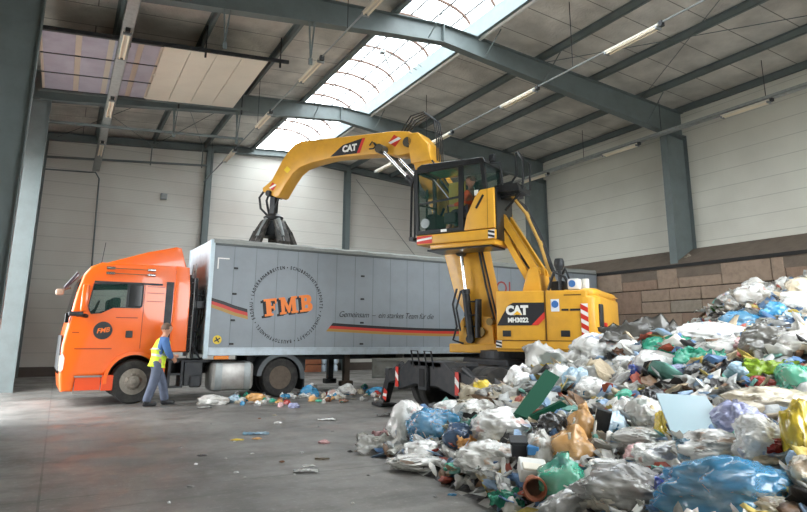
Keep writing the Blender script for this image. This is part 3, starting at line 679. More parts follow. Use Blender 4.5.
for k in range(N_+1):
    x = TX0+.05+(TX1-TX0-.1)*k/N_; a = .012*sin(x*7)+.015*noise.noise(Vector((x*1.7, 3, 0)))
    ring = [(x, -.035+a*.4, TZ1-.08), (x, -.04+a*.5, TZ1+.0+a), (x, .02, TZ1+.05+a), (x, .12, TZ1+.03+a), (x, .12, TZ1-.05)]
    vs = [tarp.bm.verts.new(p) for p in ring]
    if pr:
        for j in range(4): tarp.bm.faces.new((pr[j], vs[j], vs[j+1], pr[j+1]))
    pr = vs
rp('rolled_tarpaulin', tarp, mat('pale_tarpaulin', (150, 154, 150), .6, bump=.4, bscale=10, dirt=.4, dscale=6, dcol=(120, 120, 116)), True)
sm = MB()
x = TX0+.6
while x < TX1-.2:
    sm.b2((x, -.004, TZ0+.17), (x+.012, .0, TZ1-.13)); x += .585
rp('panel_seam', sm, mat('seam_grey', (112, 120, 126), .6), parent=body)
hg = MB()
for x in (3.76, 7.46, 11.2, 14.8):
    for z in (1.36, 1.95, 2.62, 3.28): rp('latch', MB().box((x, -.012, z), (.11, .03, .05), bevel=.008), M_black)
rp('tape_corner', MB().b2((3.28, -.004, 3.5), (3.58, -.001, 3.53)).b2((3.28, -.004, 3.24), (3.31, -.001, 3.53)), M_mwhite, parent=body)
hzd = rp('hazard_label', MB().lathe([(.001, 0), (.11, 0), (.11, .004), (.001, .004)], (3.4, -.008, 1.46), 'y', 20), mat('label_yellow', (222, 190, 40), .5), parent=body)
MBX = MB().bar((3.33, -.012, 1.42), (3.47, -.012, 1.5), .004, .03, up=(0, 0, 1)).bar((3.36, -.012, 1.52), (3.44, -.012, 1.4), .004, .03, up=(0, 0, 1)); rp('hazard_mark', MBX, M_black, parent=body)
# lettering
M_ink = mat('lettering_black', (30, 30, 34), .6); M_fo = mat('lettering_orange', (238, 128, 40), .5)
def side_text(me, x, z, name, ang=0., y=-.006): return place(me, name, (x-3.1, y, z), (cos(ang), 0, sin(ang)), (-sin(ang), 0, cos(ang)), body)
ring = 'LADEKRANARBEITEN • SCHUBBODENTRANSPORTE • FUHRGESCHÄFT • BAUSTOFFHANDEL • ERDBAU • '
ms = []; n = len(ring); cxr, czr, rr = 5.20, 2.40, .98
# weight wide and narrow letters a little
wts = [.62 if c in 'I•' else (.55 if c == ' ' else (1.2 if c in 'MWÄ' else 1.)) for c in ring]; tot = sum(wts); acc = 0
for c, w_ in zip(ring, wts):
    a = radians(170)-2*pi*(acc+w_/2)/tot; acc += w_
    if c == ' ': continue
    me = text_mesh(c, .125, M_ink, .002, .003, sx=.72)
    up = Vector((cos(a), 0, sin(a))); rt = Vector((sin(a), 0, -cos(a)))
    n_ = rt.cross(up); p = Vector((cxr-3.1+rr*cos(a), -.007, czr+rr*sin(a)))
    me.transform(Matrix(((rt.x, up.x, n_.x, p.x), (rt.y, up.y, n_.y, p.y), (rt.z, up.z, n_.z, p.z), (0, 0, 0, 1)))); ms.append(me)
jm = join_meshes(ms, 'circle_lettering', M_ink); o = bpy.data.objects.new('circle_lettering', jm); COL.objects.link(o); o.parent = body
# slab-serif FMB
def slab(letter, dx, dz, y, mt, nm):
    P = {'F': [[(0, 0), (.30, 0), (.30, .07), (.24, .07), (.24, .22), (.32, .22), (.32, .16), (.37, .16), (.37, .36), (.32, .36), (.32, .30), (.24, .30), (.24, .45), (.38, .45), (.38, .36), (.44, .36), (.44, .53), (0, .53), (0, .46), (.07, .46), (.07, .07), (0, .07)]],
         'M': [[(0, 0), (.23, 0), (.23, .07), (.18, .07), (.18, .30), (.29, .03), (.35, .03), (.44, .30), (.44, .07), (.40, .07), (.40, 0), (.64, 0), (.64, .07), (.58, .07), (.58, .46), (.64, .46), (.64, .53), (.44, .53), (.32, .24), (.20, .53), (0, .53), (0, .46), (.06, .46), (.06, .07), (0, .07)]],
         'B': [[(0, 0), (.34, 0), (.42, .04), (.46, .10), (.46, .19), (.42, .25), (.38, .28), (.42, .31), (.44, .36), (.44, .44), (.40, .50), (.33, .53), (0, .53), (0, .46), (.07, .46), (.07, .07), (0, .07)]]}[letter]
    m_ = MB()
    for poly in P: m_.prism(poly, 'y', y, y+.003)
    me = m_.mesh(nm, mt)
    return me
def put_letters(mt, nm, off, y):
    ms = []
    for L_, x in (('F', 0), ('M', .42), ('B', .99)):
        me = slab(L_, 0, 0, 0, mt, nm); me.transform(Matrix.Diagonal((.80, 1, .85, 1))); me.transform(Matrix.Translation((x, 0, 0))); ms.append(me)
    j = join_meshes(ms, nm, mt)
    a = radians(8); j.transform(Matrix.Rotation(-a, 4, 'Y')); j.transform(Matrix.Translation((4.60-3.1+off[0], y, 2.06+off[1])))
    o = bpy.data.objects.new(nm, j); COL.objects.link(o); o.parent = body; return o
for q in range(4): put_letters(M_ink, 'letter_shadow', (-.02*(q+1), -.012*(q+1)), -.006-.0005*q) if q in (1, 3) else None
put_letters(M_fo, 'company_lettering', (0, 0), -.012)
hb = MB()
a = radians(8)
for (u0, w0, u1, w1) in ((.99+.19*.8, .11*.85, .99+.29*.8, .21*.85), (.99+.19*.8, .33*.85, .99+.27*.8, .43*.85)):
    hb.prism([(4.60+u*cos(a)-w_*sin(a), 2.06+u*sin(a)+w_*cos(a)) for u, w_ in ((u0, w0), (u1, w0), (u1, w1), (u0, w1))], 'y', -.0135, -.0125)
rp('letter_counter', hb, M_trailer, parent=body)
# flag stripes
M_flag = [mat('flag_black', (26, 24, 26), .5), mat('flag_red', (190, 48, 36), .5), mat('flag_gold', (168, 130, 62), .5)]
def stripes(pts_top, pts_bot, nm):
    for i in range(3):
        m_ = MB(); t0, t1 = i/3., (i+1)/3.
        A = [(a[0]+(b[0]-a[0])*t0, a[1]+(b[1]-a[1])*t0) for a, b in zip(pts_top, pts_bot)]
        B = [(a[0]+(b[0]-a[0])*t1, a[1]+(b[1]-a[1])*t1) for a, b in zip(pts_top, pts_bot)]
        for k in range(len(A)-1): m_.prism([A[k], A[k+1], B[k+1], B[k]], 'y', -.005, -.002)
        rp(nm, m_, M_flag[i], parent=body)
stripes([(3.19, 2.50), (3.5, 2.42), (3.8, 2.32), (4.12, 2.24)], [(3.19, 2.26), (3.5, 2.16), (3.8, 2.06), (4.15, 1.98)], 'flag_stripe')
A, B = [], []
for k in range(25):
    x = 6.52+(17.18-6.52)*k/24; z = 1.93-.11*sin(min(1, (x-6.5)/7)*pi*.9)+max(0, x-11)*.06
    A.append((x if k else 6.56, z)); B.append((x if k else 6.36, z-.23))
stripes(A, B, 'flag_stripe')
side_text(text_mesh('Gemeinsam  –  ein starkes Team für die', .235, M_ink, .002, -.001, shear=.35, align='LEFT', spacing=.94, sx=.9), 6.72, 2.17, 'slogan_lettering')
side_text(text_mesh('ROL', .62, mat('red_outline_lettering', (150, 62, 58), .6), .002, .0, align='LEFT', spacing=1.05), 12.0, 3.16, 'side_lettering', y=-.005)
# underneath
rp('trailer_chassis', MB().b2((4.4, .7, .92), (17.0, .85, 1.12)).b2((4.4, 1.65, .92), (17.0, 1.8, 1.12)), M_black)
for y in (.62, 1.75):
    g = MB().b2((7.25, y, .3), (7.42, y+.16, 1.1)).b2((7.15, y-.05, .17), (7.52, y+.2, .32), bevel=.03)
    rp('landing_leg', g, mat('rusty_leg', (84, 72, 62), .8, dirt=.5) if y < 1 else M_black)
rp('side_guard', MB().b2((7.85, .02, .86), (11.3, .07, .96), bevel=.01).b2((7.85, .02, .40), (11.3, .07, .48), bevel=.01).b2((7.85, .02, .40), (7.98, .07, .96)).b2((7.98, .05, .46), (11.3, .08, .88)).b2((9.0, .3, .86), (9.06, .7, 1.1)), mat('guard_grey', (140, 140, 134), .6, dirt=.5))
for x in (11.9, 13.2, 14.5):
    for y, s in ((.2, -1), (2.3, 1)): wheel(trailer, (x-3.1, y, .5), deep=True, side=s, w=.36)
rp('axle', MB().b2((11.84, .2, .44), (11.96, 2.3, .56)).b2((13.14, .2, .44), (13.26, 2.3, .56)).b2((14.44, .2, .44), (14.56, 2.3, .56)), M_black)

# ------------------------------------------------------------------ material handler (local: x forward, y left, z up)
EC = Vector((8.85, 11.05, 0)); EA = atan2(.883, -.47)
ex = thing('material_handler', 'yellow wheeled material handler with raised cab and grapple over the trailer', 'excavator', EC, EA)
def ep(name, m_, mt, smooth=False, label=None, parent=None, rot=None): return m_.build(name, mt, parent or ex, None, smooth, rot, label=label)
UR = (0, 0, -EA)     # undercarriage stands along the world X axis
uc = MB().b2((-2.1, -.55, .55), (2.1, .55, 1.0), bevel=.04).b2((-.8, -.8, .8), (.8, .8, 1.12), bevel=.05).b2((-1.5, -1.0, .42), (-1.25, 1.0, .62)).b2((1.25, -1.0, .42), (1.5, 1.0, .62))
und = ep('undercarriage', uc, M_black, rot=UR)
ep('slew_ring', MB().lathe([(.55, 1.1), (.72, 1.12), (.72, 1.28), (.55, 1.3)], (0, 0, 0), 'z', 40), M_black)
M_handwheel = mat('dark_rim', (70, 66, 58), .6, .2, dirt=.4)
for sx in (-1.36, 1.36):
    for sy in (-1, 1):
        for off in (.86, 1.16):
            w_ = wheel(und, (sx, sy*off, .5), r=.5, w=.27, side=sy, rim=M_handwheel, nm='wheel')
# outriggers at both ends; the end toward -X faces the camera
def outrigger(parent, xs):
    e = MB(); x0, x1 = xs*2.0, xs*2.25
    # end face: wide shallow roof shape
    e.prism([(-1.15, .44), (-1.3, .74), (-.72, 1.08), (.72, 1.08), (1.3, .74), (1.15, .44), (.45, .60), (-.45, .60)], 'x', min(x0, x1), max(x0, x1), bevel=.02)
    e.b2((min(x1, xs*2.32), -.16, .52), (max(x1, xs*2.32), .16, .98)).b2((min(xs*1.35, x1), -.6, .98), (max(xs*1.35, x1), .6, 1.06))
    fr_ = ep('outrigger_frame', e, M_black, parent=und)
    ep('hitch_recess_shade', MB().b2((xs*2.33, -.10, .58), (xs*2.335, .10, .93)), mat('deep_black', (14, 14, 15), .8), parent=und)  # flat near-black plate, the shade of a recess put into its colour
    hb_ = MB()
    for y in (-.28, .25):
        hb_.tube([(xs*2.3, y-.13, .95), (xs*2.36, y-.13, 1.28), (xs*2.36, y+.13, 1.28), (xs*2.3, y+.13, .95)], .018, 6)
    ep('hand_rail', hb_, M_black, True, parent=und)
    for sy in (-1, 1):
        lg_ = MB().bar((xs*2.12, sy*.9, .86), (xs*2.12, sy*1.75, .66), .22, .26).bar((xs*2.12, sy*1.72, .70), (xs*2.12, sy*2.02, .14), .16, .2)
        lg_.box((xs*2.12, sy*2.05, .05), (.42, .5, .07), bevel=.02).tube([(xs*2.12, sy*1.2, .98), (xs*2.12, sy*1.8, .72)], .06, 10).box((xs*2.12, sy*1.72, .78), (.24, .2, .18), bevel=.03)
        ep('outrigger_leg', lg_, M_black, parent=und)
        marker(und, [(xs*2.262, sy*1.18-.075, .5), (xs*2.262, sy*1.18+.075, .5), (xs*2.262, sy*1.18+.06, .92), (xs*2.262, sy*1.18-.06, .92)], (xs, 0, 0))
        marker(und, [(xs*2.215, sy*1.78-.06, .36), (xs*2.215, sy*1.78+.10, .42), (xs*2.215, sy*1.92+.02, .16)if 0 else (xs*2.215, sy*1.78+.16, .2), (xs*2.215, sy*1.78+.0, .14)], (xs, 0, 0))
def marker(parent, q, nrm):
    """red and white diagonal warning plate between four corners"""
    q = [Vector(p) for p in q]; m_ = MB(); n_ = Vector(nrm)*.004
    def P(u, v): return (q[0]*(1-u)+q[1]*u)*(1-v)+(q[3]*(1-u)+q[2]*u)*v
    m_.quad(*[p+n_ for p in q])
    # white band(s)
    pl = m_.build('warning_plate', M_red, parent)
    b_ = MB(); n2 = n_*1.8
    b_.quad(P(0, .28)+n2, P(1, .52)+n2, P(1, .80)+n2, P(0, .56)+n2)
    b_.build('white_band', M_mwhite, pl)
    return pl
outrigger(und, -1); outrigger(und, 1)
for y_ in (-1.02, .6): ep('side_step', MB().b2((-.9, y_, .5), (.9, y_+.42, .98), bevel=.03), M_black, rot=UR)
# upper structure
def eprof(poly, a, b, nm, mt=M_yellow, bevel=.03, smooth=True, label=None, parent=None): return ep(nm, MB().prism(poly, 'y', a, b, bevel=bevel), mt, smooth, label, parent)
dk = ep('deck_frame', MB().b2((-2.1, -1.22, 1.28), (-.2, 1.24, 1.46), bevel=.02).b2((-.3, -.45, 1.22), (1.35, .45, 1.42), bevel=.03), M_yellow)
sbody = eprof([(-.22, 1.50), (-.22, 2.50), (-1.27, 2.47), (-1.27, 1.50)], .55, 1.27, 'tool_box', bevel=.025)
sb2 = eprof([(-1.28, 1.50), (-1.28, 2.47), (-2.1, 2.46), (-2.1, 1.50)], .2, 1.275, 'engine_side_door', bevel=.02)
eprof([(.1, 1.5), (.1, 2.36), (-2.0, 2.4), (-2.0, 1.5)], -1.25, -.55, 'right_housing')
ep('lower_skirt', MB().b2((-2.1, 1.15, 1.33), (-.2, 1.285, 1.5), bevel=.02), M_yellow)
cw = MB(); prof = [(-2.0, 1.28), (-2.12, 1.28), (-2.22, 1.22), (-2.28, 1.05), (-2.24, .7), (-2.18, 0), (-2.14, -.6), (-2.1, -1.0), (-2.0, -1.2), (-1.8, -1.26)]
cw.prism(prof, 'z', 1.36, 2.36, bevel=.06); cw.prism([(x*.985, y*.95) for x, y in prof], 'z', 2.34, 2.5, bevel=.06); ep('counterweight', cw, M_yellow, True)
ep('engine_hood', MB().prism([(-1.2, 2.4), (-1.25, 2.52), (-2.0, 2.5), (-2.15, 2.4)], 'y', -.9, .9, bevel=.03), M_yellow, True)
ep('rear_lamp', MB().box((-2.28, 1.0, 1.95), (.05, .2, .5), rot=(0, 0, -.5) if False else None, bevel=.02), M_black)
ep('rear_lamp', MB().box((-2.3, .8, 1.7), (.06, .1, .3), bevel=.02), M_red)
YL = 1.28
def onleft(poly, nm, mt, y=YL+.006, parent=None):
    return ep(nm, MB().prism(poly, 'y', y-.004, y), mt, parent=parent or sbody)
onleft([(-.24, 1.80), (-.36, 2.0), (-.50, 2.2), (-.60, 2.25), (-1.26, 2.24), (-1.26, 2.05), (-1.0, 1.80)], 'model_decal', M_ink)
onleft([(-.98, 1.80), (-1.26, 2.06), (-1.26, 1.93), (-1.12, 1.80)], 'red_flash', mat('decal_red', (206, 52, 40), .5), YL+.009)
def left_text(body_, size, u, z, mt, nm, bold=0., y=YL+.009, parent=None, sx=1., ang=0):
    return place(text_mesh(body_, size, mt, .002, bold, sx=sx), nm, (u, y, z), (-cos(ang), 0, sin(ang)), (sin(ang), 0, cos(ang)), parent or sbody)
M_lw = mat('lettering_white', (236, 236, 230), .5)
left_text('CAT', .235, -.68, 2.09, M_lw, 'maker_lettering', .016)
onleft([(-.60, 2.01), (-.78, 2.01), (-.69, 2.085)], 'lettering_triangle', mat('decal_yellow', (240, 180, 30), .5), YL+.015)
left_text('MH3022', .125, -.70, 1.90, M_lw, 'model_lettering', .006)
onleft([(-1.395, 2.06), (-1.395, 2.3), (-1.56, 2.3), (-1.56, 2.06)], 'round_label_plate', mat('label_white', (226, 230, 234), .5), parent=sb2, y=YL+.008)
ep('round_label', MB().lathe([(.001, 0), (.07, 0), (.07, .004), (.001, .004)], (-1.478, YL+.01, 2.2), 'y', 20), mat('label_blue', (60, 110, 175), .5), parent=sb2)
onleft([(-1.60, 2.07), (-1.74, 2.07), (-1.74, 2.11), (-1.60, 2.11)], 'worn_lettering', M_ink, parent=sb2); onleft([(-1.77, 2.07), (-2.02, 2.07), (-2.02, 2.11), (-1.77, 2.11)], 'worn_lettering', M_ink, parent=sb2)
onleft([(-1.66, 2.36), (-2.0, 2.36), (-2.0, 2.385), (-1.66, 2.385)], 'worn_lettering', mat('lettering_brown', (130, 90, 30), .6), parent=sb2)
ln = MB().b2((-1.285, 1.27, 1.5), (-1.272, 1.288, 2.47)).b2((-2.1, 1.27, 1.495), (-.2, 1.289, 1.508)); ep('panel_gap', ln, mat('gap_brown', (96, 66, 18), .7))
for u in (-.45, -1.66): ep('door_latch', MB().b2((u-.09, 1.275, 1.58), (u+.09, 1.292, 1.70), bevel=.008).b2((u-.02, 1.29, 1.62), (u+.02, 1.297, 1.66)), M_black)
def stripes_plate(u0, u1, z0, z1, n, nm='warning_stripes', y=YL+.012, parent=None, cols=None):
    c0, c1 = cols or (M_mwhite, M_red)
    base = ep(nm, MB().b2((u0, y-.004, z0), (u1, y, z1)), c0, parent=parent)
    m_ = MB(); hh = (z1-z0)/n
    for k in range(n):
        za = z0+k*hh; s = hh*.55
        # parallelograms, clipped to the plate by construction
        m_.prism([(u0, za), (u0, min(z1, za+s)), (u1, min(z1, za+s+hh*.45)), (u1, za+hh*.45)], 'y', y, y+.002)
    m_.build('stripe', c1, base); return base
stripes_plate(-2.12, -1.98, 1.50, 2.20, 4, parent=ex, y=YL+.022)
stripes_plate(-.34, -.21, 1.36, 1.5, 2, parent=ex, cols=(M_mwhite, M_ink), y=YL+.015)
# boom foot tower and boom
tower = [(1.12, 1.30), (1.12, 1.80), (1.05, 1.95), (.92, 2.08), (.30, 2.0), (.24, 1.36)]
for s in (-1, 1): ep('boom_bracket', MB().prism(tower, 'y', s*.36-.03, s*.36+.03, bevel=.01), M_yellow)
bo = [(2.45, 6.42), (2.12, 6.48), (1.96, 6.34), (1.93, 5.90), (1.30, 5.0), (.80, 4.3), (.62, 3.7), (.40, 2.6), (.22, 1.62), (.34, 1.42), (.62, 1.44), (.84, 1.75), (1.28, 2.5), (1.62, 3.68), (1.95, 4.7), (2.32, 5.5), (2.50, 6.1)]
boom = ep('boom', MB().prism(bo, 'y', -.27, .27, bevel=.03), M_yellow, True)
ep('pivot_pin', MB().tube([(.55, -.45, 1.68), (.55, .45, 1.68)], .10, 16).tube([(.33, .26, 1.90), (.33, .44, 1.90)], .08, 16), mat('pin_metal', (120, 100, 60), .4, .5), True, parent=boom)
ep('boom_hose', MB().tube([(1.95, .29, 5.8), (.9, .3, 4.3), (.66, .3, 3.7), (.46, .3, 2.7), (.26, .3, 1.9)], .025, 8).tube([(1.9, .24, 5.9), (.82, .27, 4.3), (.6, .27, 3.7), (.38, .27, 2.7), (.2, .27, 1.9)], .022, 8), M_black, True, parent=boom)
def cylinder(p0, p1, split, r, nm, barrel_mat=M_black):
    p0, p1 = Vector(p0), Vector(p1); q = p0.lerp(p1, split)
    b_ = MB().tube([p0, q], r, 16).tube([q-(q-p0).normalized()*.1, q], r*1.2, 16).tube([p0-Vector((0, .08, 0)), p0+Vector((0, .08, 0))], r*1.1, 12)
    o = ep(nm, b_, barrel_mat, True)
    ep('rod', MB().tube([q, p1], r*.5, 12), M_chrome, True, parent=o)
    ep('rod_eye', MB().tube([p1-Vector((0, .09, 0)), p1+Vector((0, .09, 0))], r*1.25, 16), mat('pin_dark', (80, 76, 66), .5, .4), True, parent=o); return o
for y in (.42, -.42): cylinder((.80, y, 1.52), (1.02, y, 3.50), .56, .085, 'boom_cylinder')
hz = MB().tube([(.62, .42, 1.55), (.60, .42, 2.40)], .075, 12)
for z in (1.8, 2.05, 2.35): hz.tube([(.74, .42, z)]+[(.76+.2*cos(a), .42+.06*sin(a), z) for a in [0, .8, 1.6, 2.4, 3.1]], .018, 6)
hz.tube([(1.1, .5, 2.65), (1.2, .52, 2.3), (1.1, .52, 1.8), (1.2, .52, 1.5), (.95, .5, 1.42)], .025, 8).tube([(1.0, .5, 2.6), (1.12, .5, 2.2), (1.02, .5, 1.7)], .025, 8)
ep('cylinder_hose', hz, M_black, True)
# stick with drop nose
st = [(2.60, 6.80), (3.05, 6.92), (4.73, 7.06), (5.96, 7.18), (6.38, 7.22), (6.62, 7.16), (6.84, 7.02), (7.12, 6.72), (7.50, 6.14), (7.84, 5.94), (7.86, 5.80), (7.62, 5.62), (7.25, 5.60), (6.94, 5.86), (6.62, 6.16), (6.38, 6.34), (5.93, 6.44), (5.44, 6.46), (4.0, 6.34), (2.95, 6.08), (2.62, 6.14), (2.36, 6.36), (2.36, 6.6)]
st = [(2.60, 6.80), (3.05, 6.90), (4.73, 7.04), (5.96, 7.15), (6.38, 7.19), (6.62, 7.14), (6.84, 7.02), (7.12, 6.72), (7.52, 6.16), (7.90, 5.96), (7.86, 5.84), (7.30, 5.60), (7.2, 5.62), (6.92, 5.98), (6.66, 6.26), (6.40, 6.40), (5.93, 6.47), (5.19, 6.50), (4.09, 6.40), (3.39, 6.33), (2.95, 6.2), (2.62, 6.2), (2.36, 6.36), (2.36, 6.6)]
stick = ep('stick', MB().prism(st, 'y', -.22, .22, bevel=.025), M_yellow, True)
ep('stick_decal', MB().prism([(4.12, 6.88), (4.80, 6.80), (5.24, 6.53), (4.30, 6.48)], 'y', .224, .228), M_ink, parent=stick)
ep('stick_decal_flash', MB().prism([(4.12, 6.88), (4.30, 6.48), (4.20, 6.475), (4.02, 6.88)], 'y', .224, .229), mat('decal_red', (206, 52, 40), .5), parent=stick)
left_text('CAT', .25, 4.56, 6.66, M_lw, 'maker_lettering', .014, y=.231, parent=stick, ang=-.03)
def diamond(u, z, a, parent, y=.226):
    base = ep('warning_diamond', MB().prism([(u+a*1.2, z-.02), (u+.02, z+a), (u-a*1.2, z+.02), (u-.02, z-a)], 'y', y, y+.003), M_red, parent=parent)
    MB().prism([(u+a*.75, z-.02-a*.3), (u+a*1.2, z-.02), (u-a*.7, z+.02+a*.38), (u-a*1.2, z+.02)], 'y', y+.003, y+.005).build('white_band', M_mwhite, base)
diamond(3.05, 6.62, .17, stick); diamond(7.45, 5.95, .13, stick)
ep('stick_plate_mark', MB().prism([(7.02, 6.4), (6.9, 6.5), (6.75, 6.38), (6.88, 6.28)], 'y', .224, .227), mat('bright_yellow_mark', (238, 205, 40), .5), parent=stick)
ep('hose_cluster', MB().tube([(3.85, .25, 6.62), (3.75, .28, 6.7), (3.62, .26, 6.6), (3.7, .28, 6.5), (3.85, .26, 6.52)], .02, 6).tube([(3.7, .25, 6.66), (3.58, .28, 6.5)], .03, 6), M_black, True, parent=stick)
ep('stick_pin', MB().tube([(2.62, -.3, 6.5), (2.62, .3, 6.5)], .13, 20).tube([(3.38, -.5, 6.40), (3.38, .5, 6.40)], .12, 20), mat('pin_dark', (80, 76, 66), .5, .4), True, parent=stick)
for s in (-1, 1): cylinder((2.05, s*.36, 5.0), (3.38, s*.36, 6.40), .38, .08, 'stick_cylinder')
bh = MB()
for i in range(4): bh.tube([(2.9, -.15+.1*i, 6.86), (2.6, -.15+.1*i, 7.15+.03*i), (2.2, -.15+.1*i, 7.28), (1.9, -.15+.1*i, 7.0), (1.82, -.15+.1*i, 6.5), (1.8, -.15+.1*i, 5.9)], .019, 8)
ep('hose_loop', bh, M_black, True)
ep('boom_head', MB().prism([(2.62, 6.72), (2.3, 6.7), (2.0, 6.35), (1.9, 5.9), (2.5, 5.9)], 'y', -.3, .3, bevel=.02), M_yellow, True)
# grapple
GU, GZ = 7.58, 5.75
gr = ep('grapple', MB().tube([(GU, -.3, GZ), (GU, .3, GZ)], .09, 16).bar((GU, 0, GZ), (GU+.02, 0, GZ-.75), .16, .2).lathe([(.12, -.9), (.24, -.86), (.3, -.7), (.16, -.6)], (GU, 0, GZ), 'z', 20).lathe([(.34, -1.3), (.38, -1.15), (.33, -.86), (.22, -.82)], (GU, 0, GZ), 'z', 16), M_black, True)
ep('grapple_hose', MB().tube([(GU+.35, .1, GZ+.15), (GU+.5, .14, GZ-.05), (GU+.42, .14, GZ-.4), (GU+.2, .1, GZ-.6)], .035, 8).tube([(GU+.3, -.1, GZ+.2), (GU+.46, -.12, GZ-.1), (GU+.3, -.1, GZ-.55)], .035, 8).tube([(GU-.2, .1, GZ+.0), (GU-.28, .12, GZ-.2), (GU-.1, .1, GZ-.5)], .03, 8), M_black, True, parent=gr)
for k in range(5):
    a = 2*pi*k/5+.35; d = Vector((cos(a), sin(a), 0)); side_ = Vector((-sin(a), cos(a), 0)); c = Vector((GU, 0, GZ))
    m_ = MB(); pts = [c+d*.30+Vector((0, 0, -.85)), c+d*.50+Vector((0, 0, -1.15)), c+d*.66+Vector((0, 0, -1.5)), c+d*.62+Vector((0, 0, -1.85)), c+d*.36+Vector((0, 0, -2.1))]
    wd = [.12, .19, .21, .17, .04]
    for i in range(4):
        m_.bar(pts[i], pts[i+1], (wd[i]+wd[i+1]), .09, up=d, ext=.02)
    ep('tine', m_, mat('grapple_steel', (46, 45, 44), .5, .4, dirt=.6, dscale=6, dcol=(130, 124, 116)), parent=gr)
    ep('tine_cylinder', MB().tube([c+d*.30+Vector((0, 0, -.78)), c+d*.62+Vector((0, 0, -1.35))], .06, 10).tube([c+d*.45+Vector((0, 0, -1.0)), c+d*.68+Vector((0, 0, -1.5))], .03, 8), M_steel2, True, parent=gr)
# cab riser arms
for y in (.78, .42):
    ep('riser_arm', MB().bar((-.14, y, 4.25), (-.96, y, 2.90), .12, .15).tube([(-.14, y-.1, 4.25), (-.14, y+.1, 4.25)], .11, 14).tube([(-.96, y-.1, 2.90), (-.96, y+.1, 2.90)], .11, 14), M_yellow)
    ep('riser_arm', MB().bar((-.28, y, 3.80), (-.62, y, 3.1), .08, .14, ext=.05) if False else MB().bar((-.18, y, 3.85), (-.78, y, 2.72), .10, .13), M_yellow)
ep('riser_bracket', MB().prism([(-.64, 2.45), (-.78, 2.92), (-.86, 3.0), (-1.02, 3.0), (-1.08, 2.45)], 'y', .32, .92, bevel=.03), M_yellow, True)
cylinder((-.84, .60, 2.95), (-.22, .60, 3.95), .7, .06, 'riser_cylinder')
rh = MB()
for i in range(3):
    y = .7+.08*i
    rh.tube([(-.15, y, 4.55), (-.4, y, 4.62), (-.7, y, 4.35), (-1.0, y, 3.75), (-1.15, y, 3.3), (-1.28, y, 2.9), (-1.25, y, 2.55)], .03, 8)
    rh.tube([(-.1, y-.25, 3.85), (-.45, y-.25, 3.55), (-.6, y-.25, 3.15), (-.85, y-.25, 2.85)], .028, 8)
ep('riser_hose', rh, M_black, True)
rh = MB()
for i in range(2): rh.tube([(-.5, .86+.07*i, 4.55), (-.8, .86+.07*i, 4.15), (-1.08, .86+.07*i, 3.5), (-1.24, .86+.07*i, 2.95), (-1.38, .86+.07*i, 2.6)], .036, 8)
ep('riser_hose', rh, mat('yellow_brown_sleeve', (170, 132, 60), .6), True)
# deck furniture
ep('work_light', MB().tube([(-1.50, 1.0, 2.45), (-1.50, 1.0, 2.98)], .035, 8).lathe([(.06, 2.88), (.08, 2.94), (.10, 2.98), (.10, 3.06), (.08, 3.12), (.001, 3.13)], (-1.50, 1.0, 0), 'z', 20), M_black, True)
ep('valve_block', MB().box((-1.42, .8, 2.58), (.26, .35, .2), bevel=.03).tube([(-1.25, 1.0, 2.5), (-1.4, 1.05, 2.85), (-1.6, 1.0, 2.75), (-1.7, .95, 2.5)], .03, 8).tube([(-1.3, .7, 2.5), (-1.55, .8, 2.95), (-1.7, .9, 2.6)], .025, 8), M_black, True)
sgn = ep('white_canister', MB().box((-1.80, 1.0, 2.59), (.24, .24, .22), bevel=.04).tube([(-1.98, .9, 2.48), (-1.98, .9, 2.70)], .07, 14), M_white, True)
ep('canister_label', MB().lathe([(.001, 0), (.07, 0), (.07, .004), (.001, .004)], (-1.78, 1.122, 2.6), 'y', 20), mat('label_blue', (60, 110, 175), .5), parent=sgn)
# ---- raised cab
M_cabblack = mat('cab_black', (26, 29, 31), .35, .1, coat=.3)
plat = ep('cab_platform', MB().b2((-.24, .32, 3.60), (1.72, 1.27, 3.82), bevel=.025).b2((-.2, .4, 3.5), (1.4, 1.2, 3.6), bevel=.02), M_yellow, True)
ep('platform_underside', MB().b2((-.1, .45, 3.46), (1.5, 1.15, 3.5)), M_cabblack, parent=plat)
marker(ex, [(1.70, 1.275, 3.63), (1.30, 1.275, 3.62), (1.30, 1.275, 3.80), (1.70, 1.275, 3.80)], (0, 1, 0))
stripes_plate(-.23, -.08, 3.62, 3.8, 2, parent=ex, cols=(M_mwhite, M_ink), y=1.278)
cabx = ep('operator_cab', MB().b2((-.02, .36, 3.84), (1.68, 1.22, 3.92)).prism([(-.06, 5.30), (.02, 5.44), (1.60, 5.50), (1.72, 5.44), (1.74, 5.36), (-.02, 5.30)], 'y', .34, 1.25, bevel=.02)
    .bar((1.72, 1.2, 3.86), (1.76, 1.2, 5.40), .07, .08).bar((1.72, .38, 3.86), (1.76, .38, 5.40), .07, .08).bar((.60, 1.2, 3.86), (.58, 1.2, 5.38), .12, .05, up=(0, 1, 0)).bar((-.02, 1.2, 4.6), (.06, 1.2, 5.40), .1, .08).bar((-.02, .38, 4.6), (.06, .38, 5.40), .1, .08)
    .b2((-.06, .36, 3.84), (.02, 1.22, 4.7)).b2((.55, 1.18, 5.30), (1.7, 1.23, 5.38)).b2((.55, 1.18, 3.86), (1.7, 1.23, 3.93)).b2((1.68, .38, 5.3), (1.76, 1.22, 5.4)).b2((1.66, .38, 3.84), (1.76, 1.22, 3.95)), M_cabblack)
ep('rear_side_panel', MB().prism([(.50, 3.86), (.44, 4.15), (.24, 4.54), (.10, 4.70), (-.22, 4.72), (-.23, 3.84), (.50, 3.84)], 'y', 1.16, 1.262, bevel=.015), M_yellow, True)
ep('panel_vent', MB().bar((.20, 1.265, 4.30), (.02, 1.265, 4.58), .012, .05, up=(1, 0, 0)), M_cabblack)
